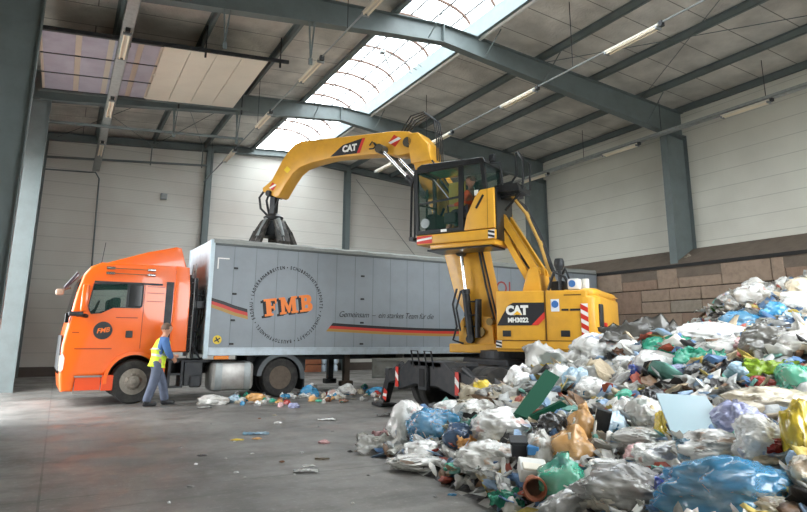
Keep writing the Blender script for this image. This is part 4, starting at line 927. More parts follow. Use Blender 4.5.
ep('panel_gap', MB().b2((-.075, 1.25, 3.84), (-.068, 1.266, 4.72)), mat('gap_brown', (96, 66, 18), .7))
ep('rear_cab_wall', MB().b2((-.26, .36, 3.6), (-.2, 1.2, 4.75), bevel=.01).b2((-.75, .5, 4.62), (-.2, 1.15, 4.72)), M_cabblack)
M_cg = mat('cab_glass', (46, 84, 74), .04, alpha=.16)
ep('door_glass', MB().b2((.66, 1.205, 3.95), (1.70, 1.213, 5.32)), M_cg)
ep('rear_door_glass', MB().b2((.06, 1.205, 4.5), (.54, 1.213, 5.34)), M_cg)
ep('far_side_glass', MB().b2((.06, .365, 4.0), (1.70, .373, 5.32)), M_cg)
ep('front_glass', MB().b2((1.735, .42, 3.95), (1.743, 1.18, 5.36)), M_cg)
ep('rear_glass', MB().b2((.02, .42, 4.75), (.028, 1.16, 5.3)), M_cg)
ep('roof_window', MB().b2((.7, .5, 5.33), (1.5, 1.1, 5.34)), mat('green_roof_window', (120, 200, 170), .1, alpha=.7))
ep('cab_crossbar', MB().bar((1.7, 1.2, 4.56), (.62, 1.2, 4.62), .03, .045).bar((1.72, .4, 4.6), (1.72, 1.2, 4.55), .03, .04), M_cabblack)
ep('front_guard', MB().tube([(1.92, 1.15, 5.1), (1.95, 1.15, 3.78)], .028, 8).tube([(1.92, .45, 5.1), (1.95, .45, 3.78)], .028, 8).tube([(1.84, 1.15, 5.36), (1.84, 1.15, 3.8)], .022, 8).b2((1.86, .45, 3.74), (1.98, 1.18, 3.82)).bar((1.78, 1.15, 5.38), (1.93, 1.15, 5.1), .04, .05), M_cabblack, True)
ep('wiper', MB().tube([(.66, 1.22, 5.28), (.72, 1.222, 4.85), (1.22, 1.222, 4.55)] if False else [(1.28, 1.222, 5.1), (.9, 1.222, 4.62)], .012, 6), M_steel2)
seat = ep('seat', MB().box((.52, .78, 4.22), (.5, .5, .14), bevel=.05).box((.3, .78, 4.6), (.14, .48, .75), rot=(0, 0, 0), bevel=.06).box((.55, .78, 4.05), (.3, .3, .25)), M_interior, True)
ep('control_console', MB().box((.95, 1.05, 4.2), (.3, .1, .25), bevel=.03).tube([(1.0, 1.05, 4.3), (1.02, 1.05, 4.5)], .02, 6).box((1.45, .8, 4.1), (.25, .5, .5), bevel=.05).tube([(1.35, .8, 4.3), (1.25, .8, 4.5)], .03, 8), M_interior)
ep('round_lamp', MB().lathe([(.11, 0), (.11, .03), (.001, .035)], (1.52, 1.19, 4.1), 'y', 20), M_steel2)
ep('sticker', MB().b2((.16, 1.214, 4.6), (.26, 1.218, 4.72)).b2((.95, 1.214, 3.86), (1.1, 1.235, 3.92)), M_mwhite)
ep('yellow_blind', MB().b2((.9, .376, 4.4), (1.35, .38, 5.2)), mat('yellow_blind', (190, 178, 80), .6))
ep('cab_side_mirror', MB().tube([(-.05, 1.0, 5.35), (-.3, 1.05, 5.3), (-.35, 1.05, 4.8)], .018, 8).box((-.14, 1.1, 5.42), (.12, .12, .16), bevel=.02).tube([(-.1, 1.15, 5.3), (-.25, 1.2, 5.5)], .012, 6), M_black, True)
ep('cab_hand_rail', MB().tube([(-.12, .95, 4.80), (-.52, .95, 4.86), (-.63, .95, 5.0), (-.63, .95, 5.50), (-.68, .95, 5.52), (-.79, .95, 5.32), (-.77, .95, 4.72), (-.66, .95, 4.58), (-.2, .95, 4.52)], .028, 8).tube([(-.63, .55, 5.0), (-.63, .55, 5.50), (-.79, .55, 5.32), (-.77, .55, 4.72)], .025, 8).tube([(-.7, .95, 4.6), (-.35, .95, 4.25)], .03, 8).b2((-.66, .5, 4.74), (-.2, 1.0, 4.82)).b2((-.6, .5, 4.56), (-.2, 1.0, 4.62)), M_cabblack, True)

# ------------------------------------------------------------------ people
def skin_mesh(chains, name, root=0, sub=2):
    """chains: list of lists of (x,y,z,r); points that coincide are welded into one joint"""
    me = bpy.data.meshes.new(name); V = []; E = []; Rr = []; idx = {}
    for ch_ in chains:
        prev = None
        for p in ch_:
            key = tuple(round(c, 4) for c in p[:3])
            if key not in idx: idx[key] = len(V); V.append(p[:3]); Rr.append(p[3] if isinstance(p[3], tuple) else (p[3], p[3]))
            i = idx[key]
            if prev is not None and prev != i: E.append((prev, i))
            prev = i
    me.from_pydata(V, E, []); o = bpy.data.objects.new(name, me); COL.objects.link(o)
    md = o.modifiers.new('s', 'SKIN'); md.use_smooth_shade = True
    for i, r in enumerate(Rr):
        me.skin_vertices[0].data[i].radius = r; me.skin_vertices[0].data[i].use_root = (i == root)
    sb_ = o.modifiers.new('d', 'SUBSURF'); sb_.levels = sub; sb_.render_levels = sub
    dg = bpy.context.evaluated_depsgraph_get(); r = bpy.data.meshes.new_from_object(o.evaluated_get(dg)); bpy.data.objects.remove(o); bpy.data.meshes.remove(me)
    r.name = name
    for p in r.polygons: p.use_smooth = True
    return r
M_skin = mat('skin', (196, 142, 116), .55); M_hair = mat('brown_hair', (104, 84, 70), .8, bump=.4, bscale=60)
def hand(c, d, side, s=1.):
    """palm and five curled fingers as chains from the wrist c along d"""
    c = Vector(c); d = Vector(d).normalized(); side = Vector(side).normalized(); nrm = d.cross(side)
    ch_ = [[(*c, .030), (*(c+d*.05), .034), (*(c+d*.09), .034)]]
    for k, (o_, L_) in enumerate(((-.030, .070), (-.010, .082), (.010, .078), (.030, .060))):
        b_ = c+d*.09+side*o_; ch_.append([(*(c+d*.09), .034), (*b_, .011), (*(b_+d*L_*.5-nrm*.008), .0095), (*(b_+d*L_*.8-nrm*.035), .008)])
    t = c+d*.04-side*.03; ch_.append([(*(c+d*.05), .034), (*t, .014), (*(t+d*.03-side*.025), .011), (*(t+d*.06-side*.03), .009)])
    return ch_
def head_mesh_into(chn, neck, ctr, face, k1=1.0):
    n = Vector(neck); c = Vector(ctr); f = Vector(face).normalized(); s = f.cross(Vector((0, 0, 1))).normalized(); up = Vector((0, 0, 1))
    chn.append([(*n, .058), (*(c-up*.09-f*.01), .07), (*(c-up*.03), (.098, .108)), (*(c+up*.05-f*.01), (.108, .124)), (*(c+up*.10-f*.012), .085)])
    chn.append([(*(c-up*.03), (.098, .108)), (*(c-up*.055+f*.06), .038)])                       # jaw
    chn.append([(*(c-up*.03), (.098, .108)), (*(c-up*.012+f*.092), .016), (*(c-up*.022+f*.112), .012)])   # nose
    for k in (-1, 1): chn.append([(*(c-up*.03), (.098, .108)), (*(c-up*.01+s*k*.082), .018), (*(c+up*.012+s*k*.094-f*.01), .014)])  # ears
def eyes_mouth(parent, ctr, face, hat=False):
    c = Vector(ctr); f = Vector(face).normalized(); s = f.cross(Vector((0, 0, 1))).normalized(); up = Vector((0, 0, 1))
    e = MB()
    for k in (-1, 1): e.lathe([(.001, -.008), (.011, 0), (.001, .008)], c+f*.088+s*k*.033+up*.012, 'z', 10)
    e.build('eye', mat('eye_dark', (40, 34, 30), .2), parent, smooth=True)
    e = MB().tube([c+f*.094-up*.055-s*.025, c+f*.100-up*.056, c+f*.094-up*.055+s*.025], .006, 6); e.build('mouth', mat('lip', (150, 82, 74), .5), parent, smooth=True)
def hair(parent, ctr, face, m_=M_hair):
    c = Vector(ctr); f = Vector(face).normalized()
    hm = MB(); bmesh.ops.create_icosphere(hm.bm, subdivisions=4, radius=.118)
    for v in list(hm.bm.verts):
        d = v.co.normalized(); v.co = Vector((v.co.x, v.co.y, v.co.z*1.02))*(1+.05*noise.noise(d*6))
    kill = [v for v in hm.bm.verts if (v.co.dot(f) > -.005 and v.co.z < .045) or v.co.z < -.045]
    bmesh.ops.delete(hm.bm, geom=kill, context='VERTS'); bmesh.ops.translate(hm.bm, vec=c-f*.012+Vector((0, 0, .030)), verts=hm.bm.verts)
    return hm.build('hair', m_, parent, smooth=True)
# the worker, facing the cab side (local x along the lorry, y towards it)
wk = Vector((2.04, 15.38, 0))
root = thing('person', 'person in a yellow hi-vis vest and blue trousers walking beside the orange cab', 'person', wk, 0)
fc = (.86, .5, 0)
root.scale = (1.03, 1.03, 1.03); ctr = (.155, .05, 1.645); hipL, hipR = (-.02, .10, .92), (.03, -.10, .92)
ch_ = [[(0, 0, .98, (.15, .13)), (.05, .01, 1.16, (.14, .12)), (.09, .02, 1.34, (.165, .13)), (.115, .03, 1.46, .09), (.125, .04, 1.52, .066)]]
head_mesh_into(ch_, (.125, .04, 1.52), ctr, fc)
ch_ += [[(0, 0, .98, (.15, .13)), (-.02, .10, .88, .098), (.16, .12, .50, .062), (.24, .13, .12, .045), (.24, .13, .05, .045), (.40, .16, .035, .035)],
        [(0, 0, .98, (.15, .13)), (.02, -.10, .88, .098), (-.05, -.12, .50, .062), (-.16, -.12, .12, .045), (-.17, -.12, .05, .045), (-.02, -.12, .035, .035)],
        [(.09, .02, 1.34, (.165, .13)), (.10, -.19, 1.38, .062), (.18, -.24, 1.14, .046), (.31, -.12, 1.0, .032)],
        [(.09, .02, 1.34, (.165, .13)), (.10, .22, 1.38, .062), (.22, .30, 1.16, .046), (.37, .24, 1.06, .032)]]
ch_ += hand((.31, -.12, 1.0), (.7, .5, -.35), (.3, .2, 1)); ch_ += hand((.37, .24, 1.06), (.8, .3, -.1), (.1, .2, 1))
bm_ = skin_mesh(ch_, 'body'); bm_.materials.append(M_skin); o = bpy.data.objects.new('body', bm_); COL.objects.link(o); o.parent = root
tr_ = [[(0, 0, 1.02, (.16, .14)), (0, 0, .96, (.165, .145)), (-.02, .10, .86, .135), (.16, .12, .50, .108), (.24, .13, .14, .098), (.245, .13, .09, .098)], [(0, 0, .96, (.165, .145)), (.02, -.10, .86, .135), (-.05, -.12, .50, .108), (-.16, -.12, .14, .098), (-.165, -.12, .09, .098)]]
me = skin_mesh(tr_, 'trousers', 1); me.materials.append(mat('grey_blue_trousers', (92, 100, 118), .85, bump=.5, bscale=15, dirt=.4, dscale=8, dcol=(70, 74, 86))); o = bpy.data.objects.new('trousers', me); COL.objects.link(o); o.parent = root
sl = [[(.0, 0, .96, (.165, .145)), (.05, .01, 1.16, (.160, .135)), (.09, .02, 1.34, (.182, .142)), (.115, .03, 1.47, .085)], [(.09, .02, 1.34, (.182, .142)), (.10, -.21, 1.38, .098), (.18, -.26, 1.14, .08), (.29, -.145, 1.015, .055)], [(.09, .02, 1.34, (.182, .142)), (.10, .24, 1.38, .098), (.22, .32, 1.16, .08), (.35, .25, 1.07, .055)]]
me = skin_mesh(sl, 'work_shirt', 1); me.materials.append(mat('blue_shirt', (72, 108, 158), .85, bump=.5, bscale=15)); o = bpy.data.objects.new('work_shirt', me); COL.objects.link(o); o.parent = root
vs_ = [[(0, 0, .92, (.12, .12)), (.01, 0, 1.0, (.18, .17)), (.05, .01, 1.16, (.19, .18)), (.09, .02, 1.33, (.205, .185)), (.11, .03, 1.42, (.16, .135)), (.118, .032, 1.46, (.09, .085))]]
me = skin_mesh(vs_, 'hi_vis_vest', 1, 3); me.materials.append(mat('hi_vis_yellow', (214, 240, 60), .6)); me.materials.append(mat('reflective_silver', (205, 208, 205), .35))
for p in me.polygons:
    z = p.center.z
    if 1.06 < z < 1.105 or 1.20 < z < 1.245: p.material_index = 1
o = bpy.data.objects.new('hi_vis_vest', me); COL.objects.link(o); o.parent = root
for bx, by in ((.25, .13), (-.16, -.12)):
    MB().box((bx+.06, by, .055), (.30, .11, .09), bevel=.035).box((bx, by, .09), (.13, .11, .12), bevel=.03).build('shoe', M_black, root, smooth=True)
hair(root, ctr, fc); eyes_mouth(root, ctr, fc)
# the operator in the raised cab (local frame of the machine)
op = thing('person', 'person in orange workwear seated behind the glass of the raised cab', 'person', EC, EA)
B_ = Vector((.52, .78, 4.32))
def q(x, y, z, r): return (B_.x+x, B_.y+y, B_.z+z, r)
octr = (B_.x+.05, B_.y, B_.z+.72); of = (1, .25, -.1)
oc = [[q(0, 0, .04, (.15, .14)), q(0, 0, .22, .135), q(.02, 0, .42, (.16, .13)), q(.03, 0, .54, .08), q(.04, 0, .60, .058)]]
head_mesh_into(oc, q(.04, 0, .60, 0)[:3], octr, of)
oc += [[q(0, 0, .04, (.15, .14)), q(.1, .1, .02, .09), q(.44, .13, .03, .065), q(.52, .13, -.3, .05), q(.62, .13, -.33, .04)], [q(0, 0, .04, (.15, .14)), q(.1, -.1, .02, .09), q(.44, -.13, .03, .065), q(.52, -.13, -.3, .05), q(.62, -.13, -.33, .04)],
       [q(.02, 0, .42, (.16, .13)), q(.03, .2, .44, .06), q(.12, .26, .2, .048), q(.38, .24, .16, .032)], [q(.02, 0, .42, (.16, .13)), q(.03, -.2, .44, .06), q(.12, -.26, .2, .048), q(.38, -.24, .16, .032)]]
oc += hand(q(.38, .24, .16, 0)[:3], (1, 0, .1), (0, 1, 0)); oc += hand(q(.38, -.24, .16, 0)[:3], (1, 0, .1), (0, 1, 0))
me = skin_mesh(oc, 'body'); me.materials.append(M_skin); o = bpy.data.objects.new('body', me); COL.objects.link(o); o.parent = op
oj = [[q(0, 0, .04, (.17, .155)), q(0, 0, .22, .155), q(.02, 0, .42, (.18, .145)), q(.03, 0, .53, .085)], [q(.02, 0, .42, (.18, .145)), q(.03, .2, .44, .075), q(.12, .26, .2, .062), q(.35, .24, .165, .045)], [q(.02, 0, .42, (.18, .145)), q(.03, -.2, .44, .075), q(.12, -.26, .2, .062), q(.35, -.24, .165, .045)]]
me = skin_mesh(oj, 'orange_jacket', 1); me.materials.append(mat('orange_cloth', (226, 96, 44), .8)); o = bpy.data.objects.new('orange_jacket', me); COL.objects.link(o); o.parent = op
ot = [[q(0, 0, .04, (.165, .15)), q(.1, .1, .02, .105), q(.44, .13, .03, .08), q(.52, .13, -.26, .07)], [q(0, 0, .04, (.165, .15)), q(.1, -.1, .02, .105), q(.44, -.13, .03, .08), q(.52, -.13, -.26, .07)]]
me = skin_mesh(ot, 'trousers', 0); me.materials.append(mat('dark_cloth', (60, 62, 70), .8)); o = bpy.data.objects.new('trousers', me); COL.objects.link(o); o.parent = op
hair(op, octr, of); eyes_mouth(op, octr, of)
# ------------------------------------------------------------------ refuse heap
FRONT = [(1.55, -.5), (1.95, .9), (2.45, 1.9), (3.1, 3.1), (3.62, 4.6), (3.78, 6.2), (3.85, 7.4), (4.05, 8.35)]
BACK = [(4.05, 8.35), (5.2, 9.0), (6.7, 9.3), (8.2, 9.35), (10.6, 9.4), (12.2, 11.5), (14.2, 13.2), (17.4, 15.6)]
def dpoly(x, y, P):
    best = 1e9
    for (x0, y0), (x1, y1) in zip(P[:-1], P[1:]):
        dx, dy = x1-x0, y1-y0; t = max(0, min(1, ((x-x0)*dx+(y-y0)*dy)/(dx*dx+dy*dy)))
        px_, py_ = x0+t*dx, y0+t*dy; d = sqrt((x-px_)**2+(y-py_)**2)
        if d < abs(best): best = d if ((x-x0)*dy-(y-y0)*dx) > 0 else -d
    return best
def smin(a, b, k=.25):
    h = max(k-abs(a-b), 0)/k; return min(a, b)-h*h*k*.25
def heap_raw(x, y):
    a = dpoly(x, y, FRONT); b = dpoly(x, y, BACK)
    fa = .08+.36*a if a < 3.8 else 1.448+.04*(a-3.8)
    if a < .5: fa = a*.5
    fb = b*.62
    h = smin(fa, fb)
    if h > 0:
        g = exp(-((x-15)**2+(y-6.8)**2)/(2*2.7**2)); h += 1.25*g*min(1, max(0, b)/2.)
        h += min(1, h*1.5)*(.13*noise.noise(Vector((x*.9, y*.9, 0)))+.06*noise.noise(Vector((x*2.3, y*2.3, 5))))
        if x > 7 and b < 2.2: pass
    return h
HG = {}
def hg(i, j):
    k_ = (i, j)
    if k_ not in HG: HG[k_] = heap_raw(i*.1, j*.1)
    return HG[k_]
def heap(x, y):
    fx, fy = x*10, y*10; i, j = math.floor(fx), math.floor(fy); u, v = fx-i, fy-j
    return (hg(i, j)*(1-u)+hg(i+1, j)*u)*(1-v)+(hg(i, j+1)*(1-u)+hg(i+1, j+1)*u)*v
def hit(px_, py_, strict=False):
    """where the line of sight through a picture point meets the heap or the floor"""
    r = ray(px_, py_).normalized(); t = 1.5; prev = t
    while t < 24:
        p = Vector((0, 0, H))+r*t
        if p.x > 17.0: break
        if p.z < max(0, heap(p.x, p.y)):
            if heap(p.x, p.y) < .04 and t > 10.5: break
            return p
        t += .04
    if strict: return None
    return hit(px_, py_+3)
rnd = random.Random(11)
COLS = {'contents': ((216, 208, 190), (120, 116, 110), .9, [(226, 222, 214), (90, 130, 170), (200, 120, 84), (240, 238, 232), (120, 150, 110), (60, 58, 60), (220, 190, 110)]),
 'white': ((244, 244, 241), (214, 212, 205), .5, [(200, 196, 186), (120, 130, 150), (190, 120, 100), (230, 228, 222), (150, 150, 140), (90, 120, 170)]),
 'clear': ((226, 225, 220), (180, 174, 162), .6, [(170, 165, 150), (210, 208, 200), (120, 110, 95), (196, 150, 110), (110, 130, 120), (225, 224, 220)]),
 'grey': ((170, 169, 166), (112, 108, 104), .5, None), 'darkgrey': ((122, 120, 114), (84, 82, 78), .5, None), 'black': ((34, 34, 36), (62, 62, 64), .4, None),
 'blue': ((58, 150, 200), (130, 190, 220), .5, None), 'deepblue': ((40, 66, 160), (60, 84, 150), .4, None), 'lightblue': ((170, 205, 226), (214, 224, 230), .5, None),
 'teal': ((60, 186, 152), (130, 214, 190), .5, None), 'green': ((96, 150, 80), (150, 180, 110), .4, None), 'lime': ((176, 208, 66), (140, 180, 60), .4, None),
 'yellow': ((226, 196, 60), (200, 170, 60), .4, None), 'orange': ((238, 178, 104), (240, 200, 150), .5, None), 'brown': ((146, 96, 66), (110, 76, 54), .5, None),
 'beige': ((224, 213, 190), (176, 156, 128), .5, [(190, 176, 150), (160, 130, 100), (215, 205, 185), (140, 110, 80)]), 'lavender': ((164, 168, 204), (140, 144, 186), .5, None), 'red': ((196, 60, 50), (150, 50, 44), .4, None), 'pink': ((224, 176, 176), (200, 150, 150), .5, None), 'denim': ((70, 96, 128), (50, 70, 100), .5, None)}
def cm(c, alpha=1.):
    a = COLS[c]; return bag_mat(c if alpha == 1 else c+'_film', a[0], a[1], a[2], alpha, spots=a[3])
def crumple(d, off, amp=.085):
    q_ = d*1.2+off; r = 1+.36*noise.noise(q_)+.12*noise.noise(d*2.4+off)
    w_ = Vector((noise.noise(d*2.5+off), noise.noise(d*2.5+off*1.7), noise.noise(d*2.5-off)))*.35
    for sc_, am, kk in ((1.7, amp*1.5, 5), (3.6, amp*.8, 6), (7.5, amp*.38, 6)):
        F = noise.voronoi((d+w_)*sc_+off)[0]; r += am*(exp(-(F[1]-F[0])*kk)-.35)
    return r+amp*.25*noise.noise(d*6+off)
def bag_mesh(seed, kind='loose', sub=4):
    rr_ = random.Random(seed); off = Vector((rr_.uniform(-50, 50), rr_.uniform(-50, 50), rr_.uniform(-50, 50)))
    bm = bmesh.new(); bmesh.ops.create_icosphere(bm, subdivisions=sub, radius=1)
    for v in bm.verts:
        d = v.co.normalized(); r = crumple(d, off)
        p = d*r*.5
        if kind == 'tied':
            t = max(0, d.z-.45)/.55; a = atan2(d.y, d.x)
            pl = 1+.16*sin(a*9+off.x)*min(1, t*1.6)*(1-.0*t)
            rad = sqrt(p.x**2+p.y**2); nr = rad*(1-.35*min(1, t*1.5))*pl
            if t > .75: nr = max(nr, .09*(1+.4*sin(a*7)))*(.7+1.2*(t-.75)*2)
            p.x, p.y = cos(a)*nr, sin(a)*nr; p.z += .10*t*t
        elif kind == 'open':
            t = max(0, d.z-.3)/.7; a = atan2(d.y, d.x); p.x *= 1-.5*t; p.z += .1*t*(1+.6*sin(a*3+off.y)); p.y *= 1+.2*t
        elif kind == 'long':
            p.y *= 1+.3*noise.noise(Vector((p.x*3, 0, 0))+off)
        if p.z < -.28: p.z = -.28+(p.z+.28)*.3
        v.co = p
    me = bpy.data.meshes.new('refuse_bag'); bm.to_mesh(me); bm.free()
    for f in me.polygons: f.use_smooth = True
    return me
def sheet_mesh(seed, n=22, amp=.2, ragged=.15):
    """crumpled film: a real thin solid, folded"""
    rr_ = random.Random(seed); off = Vector((rr_.uniform(-50, 50), rr_.uniform(-50, 50), 3.))
    bm = bmesh.new(); V = []
    for i in range(n):
        for j in range(n):
            u, v = i/(n-1)-.5, j/(n-1)-.5; q_ = Vector((u*3, v*3, 0))+off
            F = noise.voronoi(q_*1.5)[0]; z = amp*(noise.noise(q_)+.6*abs(noise.noise(q_*2.2))+.5*exp(-(F[1]-F[0])*6)-.2)-(u*u+v*v)*amp*1.2
            e = 1+ragged*noise.noise(Vector((atan2(v, u)*2, 0, 0))+off)
            V.append(bm.verts.new((u*e+amp*.35*noise.noise(q_*1.6+Vector((9, 0, 0))), v*e+amp*.35*noise.noise(q_*1.6+Vector((0, 9, 0))), z)))
    for i in range(n-1):
        for j in range(n-1): bm.faces.new((V[i*n+j], V[(i+1)*n+j], V[(i+1)*n+j+1], V[i*n+j+1]))
    r = bmesh.ops.solidify(bm, geom=bm.faces[:], thickness=.012)
    me = bpy.data.meshes.new('plastic_sheet'); bm.to_mesh(me); bm.free()
    for f in me.polygons: f.use_smooth = True
    return me
PROTO = {}
def proto(kind, seed, colour, alpha=1.):
    k = (kind, seed, colour, alpha)
    if k not in PROTO:
        base = (kind, seed)
        if base not in PROTO: PROTO[base] = sheet_mesh(seed) if kind == 'sheet' else bag_mesh(seed, kind, 5 if seed in BIGS else 4)
        me = PROTO[base].copy(); me.materials.append(cm(colour, alpha)); PROTO[k] = me
    return PROTO[k]
HEROES = []; BIGS = set()
def put(name, me, p, dims, rot, label, cat, group=None):
    o = bpy.data.objects.new(name, me); COL.objects.link(o); o.location = p; o.scale = dims; o.rotation_euler = rot
    tag(o, label, cat, group); return o
# (centre x, centre y, width, height in the photograph) only choose where on the heap each item lies and how large it is
hs = 100
def hero(cx_, cy_, w_, h_, kind, colour, label, name='refuse_bag', cat='bag', tilt=None, yaw=None, sink=.5, alpha=1., short=None, depth=None):
    global hs; hs += 1
    if w_ > 48: BIGS.add(hs)
    p = hit(cx_, cy_+h_*.22); dp = to_px(p)[2]; W_ = w_*dp/F_PX; H_ = h_*dp/F_PX
    va = atan2(p.y, p.x)-pi/2
    D_ = depth or (W_*.45+H_*.55)
    q_ = p+Vector((p.x, p.y, 0)).normalized()*D_*.08; q_.z = max(p.z+H_*.16, H_*.30)
    if kind == 'sheet': o = put(name, proto('sheet', hs, colour, alpha), q_+Vector((0, 0, .07)), (W_*1.1, max(D_, H_*1.4), max(W_, H_)*.9), tilt or (.5, 0, va), label, cat)
    else: o = put(name, proto(kind, hs, colour, alpha), q_, (W_*1.05, D_*.95, H_*1.08), tilt or (0, 0, va+(yaw or 0)), label, cat)
    if alpha == 1. and kind != 'sheet' and colour in ('orange', 'teal', 'blue', 'grey', 'clear') and w_ > 26:
        # see-through film with its contents inside
        o.data = proto(kind, hs, colour, .62); inner = bpy.data.objects.new('bag_contents', proto('loose', hs % 6, 'contents')); COL.objects.link(inner); inner.parent = o; inner.scale = (.8, .8, .8); inner.location = (0, 0, -.04)
    HEROES.append((cx_, cy_, w_, h_, short or label)); return o
hero(411, 427, 40, 40, 'loose', 'white', 'tall white bag standing at the left tip of the waste heap', short='tall white bag at the left tip')
hero(434, 427, 54, 34, 'long', 'blue', 'bright blue crumpled bag at the left tip beside the tall white bag', yaw=.1, short='bright blue bag at the left tip')
hero(384, 448, 50, 12, 'sheet', 'clear', 'flat milky film spread on the floor left of the heap', 'plastic_film', 'film', short='milky film on the floor')
hero(388, 440, 28, 9, 'sheet', 'pink', 'small pinkish film lying before the tall white bag', 'plastic_film', 'film')
hero(425, 450, 40, 18, 'loose', 'white', 'white carrier bag with red print lying before the blue bag', short='white bag below the blue bag')
hero(424, 463, 66, 16, 'long', 'clear', 'long clear bag lying flat along the edge of the heap', alpha=.9)
hero(458, 468, 26, 9, 'long', 'teal', 'small green plastic scrap at the edge of the heap', 'plastic_scrap', 'plastic')
hero(462, 437, 34, 26, 'loose', 'denim', 'dark blue crumpled cloth right of the bright blue bag', 'cloth_bundle', 'cloth')
hero(470, 446, 24, 12, 'sheet', 'orange', 'orange and yellow packaging lying in front of the dark blue cloth', 'packaging_sheet', 'packaging')
hero(504, 429, 66, 36, 'long', 'white', 'large white sack lying left of the dark green panels', yaw=-.35, short='large white sack')
hero(476, 413, 42, 26, 'loose', 'clear', 'clear full bag above the large white sack')
hero(487, 395, 50, 26, 'sheet', 'beige', 'yellowish clear film behind the large white sack', 'plastic_film', 'film')
hero(452, 402, 34, 16, 'loose', 'white', 'white bag at the back edge near the outrigger')
hero(489, 460, 60, 34, 'loose', 'clear', 'clear bag of mixed packaging below the large white sack')
hero(489, 383, 34, 18, 'long', 'darkgrey', 'black and grey printed bag next to the machine wheel', short='black printed bag by the wheel')
hero(482, 367, 26, 22, 'loose', 'yellow', 'yellow and grey bag lodged against the machine wheel')
hero(519, 372, 30, 30, 'loose', 'white', 'white knotted bag under the front of the machine')
hero(524, 362, 20, 18, 'sheet', 'orange', 'orange paper standing up under the machine', 'paper_sheet', 'paper')
hero(568, 362, 80, 34, 'sheet', 'clear', 'wide milky film below the machine body', 'plastic_film', 'film', short='wide milky film below the machine')
hero(549, 353, 30, 14, 'sheet', 'yellow', 'yellow sheet edge under the machine body', 'plastic_sheet', 'sheet')
hero(597, 350, 50, 30, 'open', 'white', 'pale open bag heaped against the rear of the yellow machine', short='pale open bag at the machine rear')
hero(625, 348, 34, 22, 'loose', 'white', 'white bag with blue print right of the machine rear')
hero(560, 378, 30, 26, 'loose', 'white', 'white bag above the dark green panels')
hero(583, 427, 28, 36, 'tied', 'orange', 'upper of the two amber translucent bags', short='upper amber bag')
hero(574, 449, 44, 38, 'tied', 'orange', 'lower and larger of the two amber translucent bags', short='lower amber bag')
hero(541, 452, 30, 34, 'loose', 'clear', 'clear bag beside the lower amber bag')
hero(552, 430, 32, 28, 'loose', 'black', 'black bag between the dark green panel and the amber bags', short='black bag by the amber bags')
hero(565, 484, 48, 44, 'tied', 'teal', 'sea green translucent knotted bag beside the clay pot', short='sea green knotted bag')
hero(506, 505, 32, 16, 'sheet', 'teal', 'pale green crumpled film on the floor left of the clay pot', 'plastic_film', 'film')
hero(628, 494, 90, 46, 'loose', 'grey', 'big grey translucent sack in the foreground', short='big grey sack')
hero(617, 467, 52, 15, 'long', 'white', 'flat white bag above the big grey sack')
hero(655, 482, 38, 24, 'loose', 'black', 'black glossy bag between the grey sack and the big blue bag')
hero(668, 494, 28, 34, 'loose', 'deepblue', 'royal blue bag just left of the big blue translucent bag')
hero(731, 492, 124, 58, 'long', 'blue', 'very big blue translucent bag in the foreground', yaw=.1, short='very big blue bag')
hero(720, 453, 80, 34, 'loose', 'clear', 'clear grey bag with a light blue strap behind the big blue bag')
hero(665, 458, 52, 30, 'loose', 'white', 'white bag with black print left of the clear grey bag')
hero(641, 458, 30, 24, 'loose', 'pink', 'reddish clear bag of scraps next to the white printed bag')
hero(742, 424, 54, 36, 'open', 'lavender', 'lavender carrier bag right of the pale blue panel', short='lavender bag')
hero(771, 443, 56, 46, 'loose', 'white', 'full white bag with a red label in front of the yellow bag', short='full white bag with red label')
hero(804, 440, 36, 76, 'loose', 'yellow', 'deep yellow bag at the right edge', short='deep yellow bag')
hero(776, 508, 62, 22, 'long', 'beige', 'cream padded cushion at the bottom right corner', 'cushion', 'cushion')
hero(774, 404, 80, 30, 'long', 'beige', 'big off-white sack below the round sea green bag', short='big off-white sack')
hero(797, 380, 38, 34, 'loose', 'teal', 'round sea green bag at the right edge', short='round sea green bag')
hero(774, 374, 46, 14, 'sheet', 'lime', 'lime green film left of the round sea green bag', 'plastic_film', 'film')
hero(769, 344, 52, 32, 'long', 'darkgrey', 'dark taupe bag draped on the upper right slope', yaw=-.3, short='dark taupe bag')
hero(741, 322, 38, 22, 'loose', 'blue', 'blue bag on the crest before the block wall', short='blue bag on the crest')
hero(645, 337, 76, 26, 'sheet', 'darkgrey', 'dark grey crumpled sheeting on the crest', 'tarpaulin', 'sheet', short='dark grey sheeting')
hero(614, 348, 40, 16, 'sheet', 'grey', 'grey sheeting at the left end of the crest', 'tarpaulin', 'sheet')
hero(668, 350, 42, 28, 'sheet', 'teal', 'sea green film in the middle of the heap', 'plastic_film', 'film', short='sea green film')
hero(707, 334, 58, 26, 'loose', 'white', 'heap of white carrier bags left of the blue crest bag')
hero(722, 352, 44, 26, 'loose', 'clear', 'clear crumpled bag below the blue crest bag')
hero(700, 362, 44, 18, 'sheet', 'teal', 'pale green film under the clear crumpled bag', 'plastic_film', 'film')
hero(680, 372, 26, 15, 'loose', 'lavender', 'small violet grey bag below the sea green film')
hero(627, 357, 24, 12, 'sheet', 'brown', 'rust brown sheet below the grey sheeting', 'plastic_sheet', 'sheet')
hero(634, 376, 11, 22, 'loose', 'deepblue', 'narrow royal blue bag upright in the middle')
hero(605, 393, 13, 18, 'loose', 'deepblue', 'royal blue pouch beside a printed white bag')
hero(594, 390, 36, 28, 'loose', 'white', 'round white printed bag in the left middle of the heap')
hero(577, 380, 26, 28, 'loose', 'lightblue', 'blue grey plastic bag left of the round white printed bag')
hero(627, 398, 26, 14, 'loose', 'teal', 'sea green bag of scraps left of the pale blue panel')
hero(655, 366, 40, 30, 'loose', 'white', 'full white bag under the sea green film')
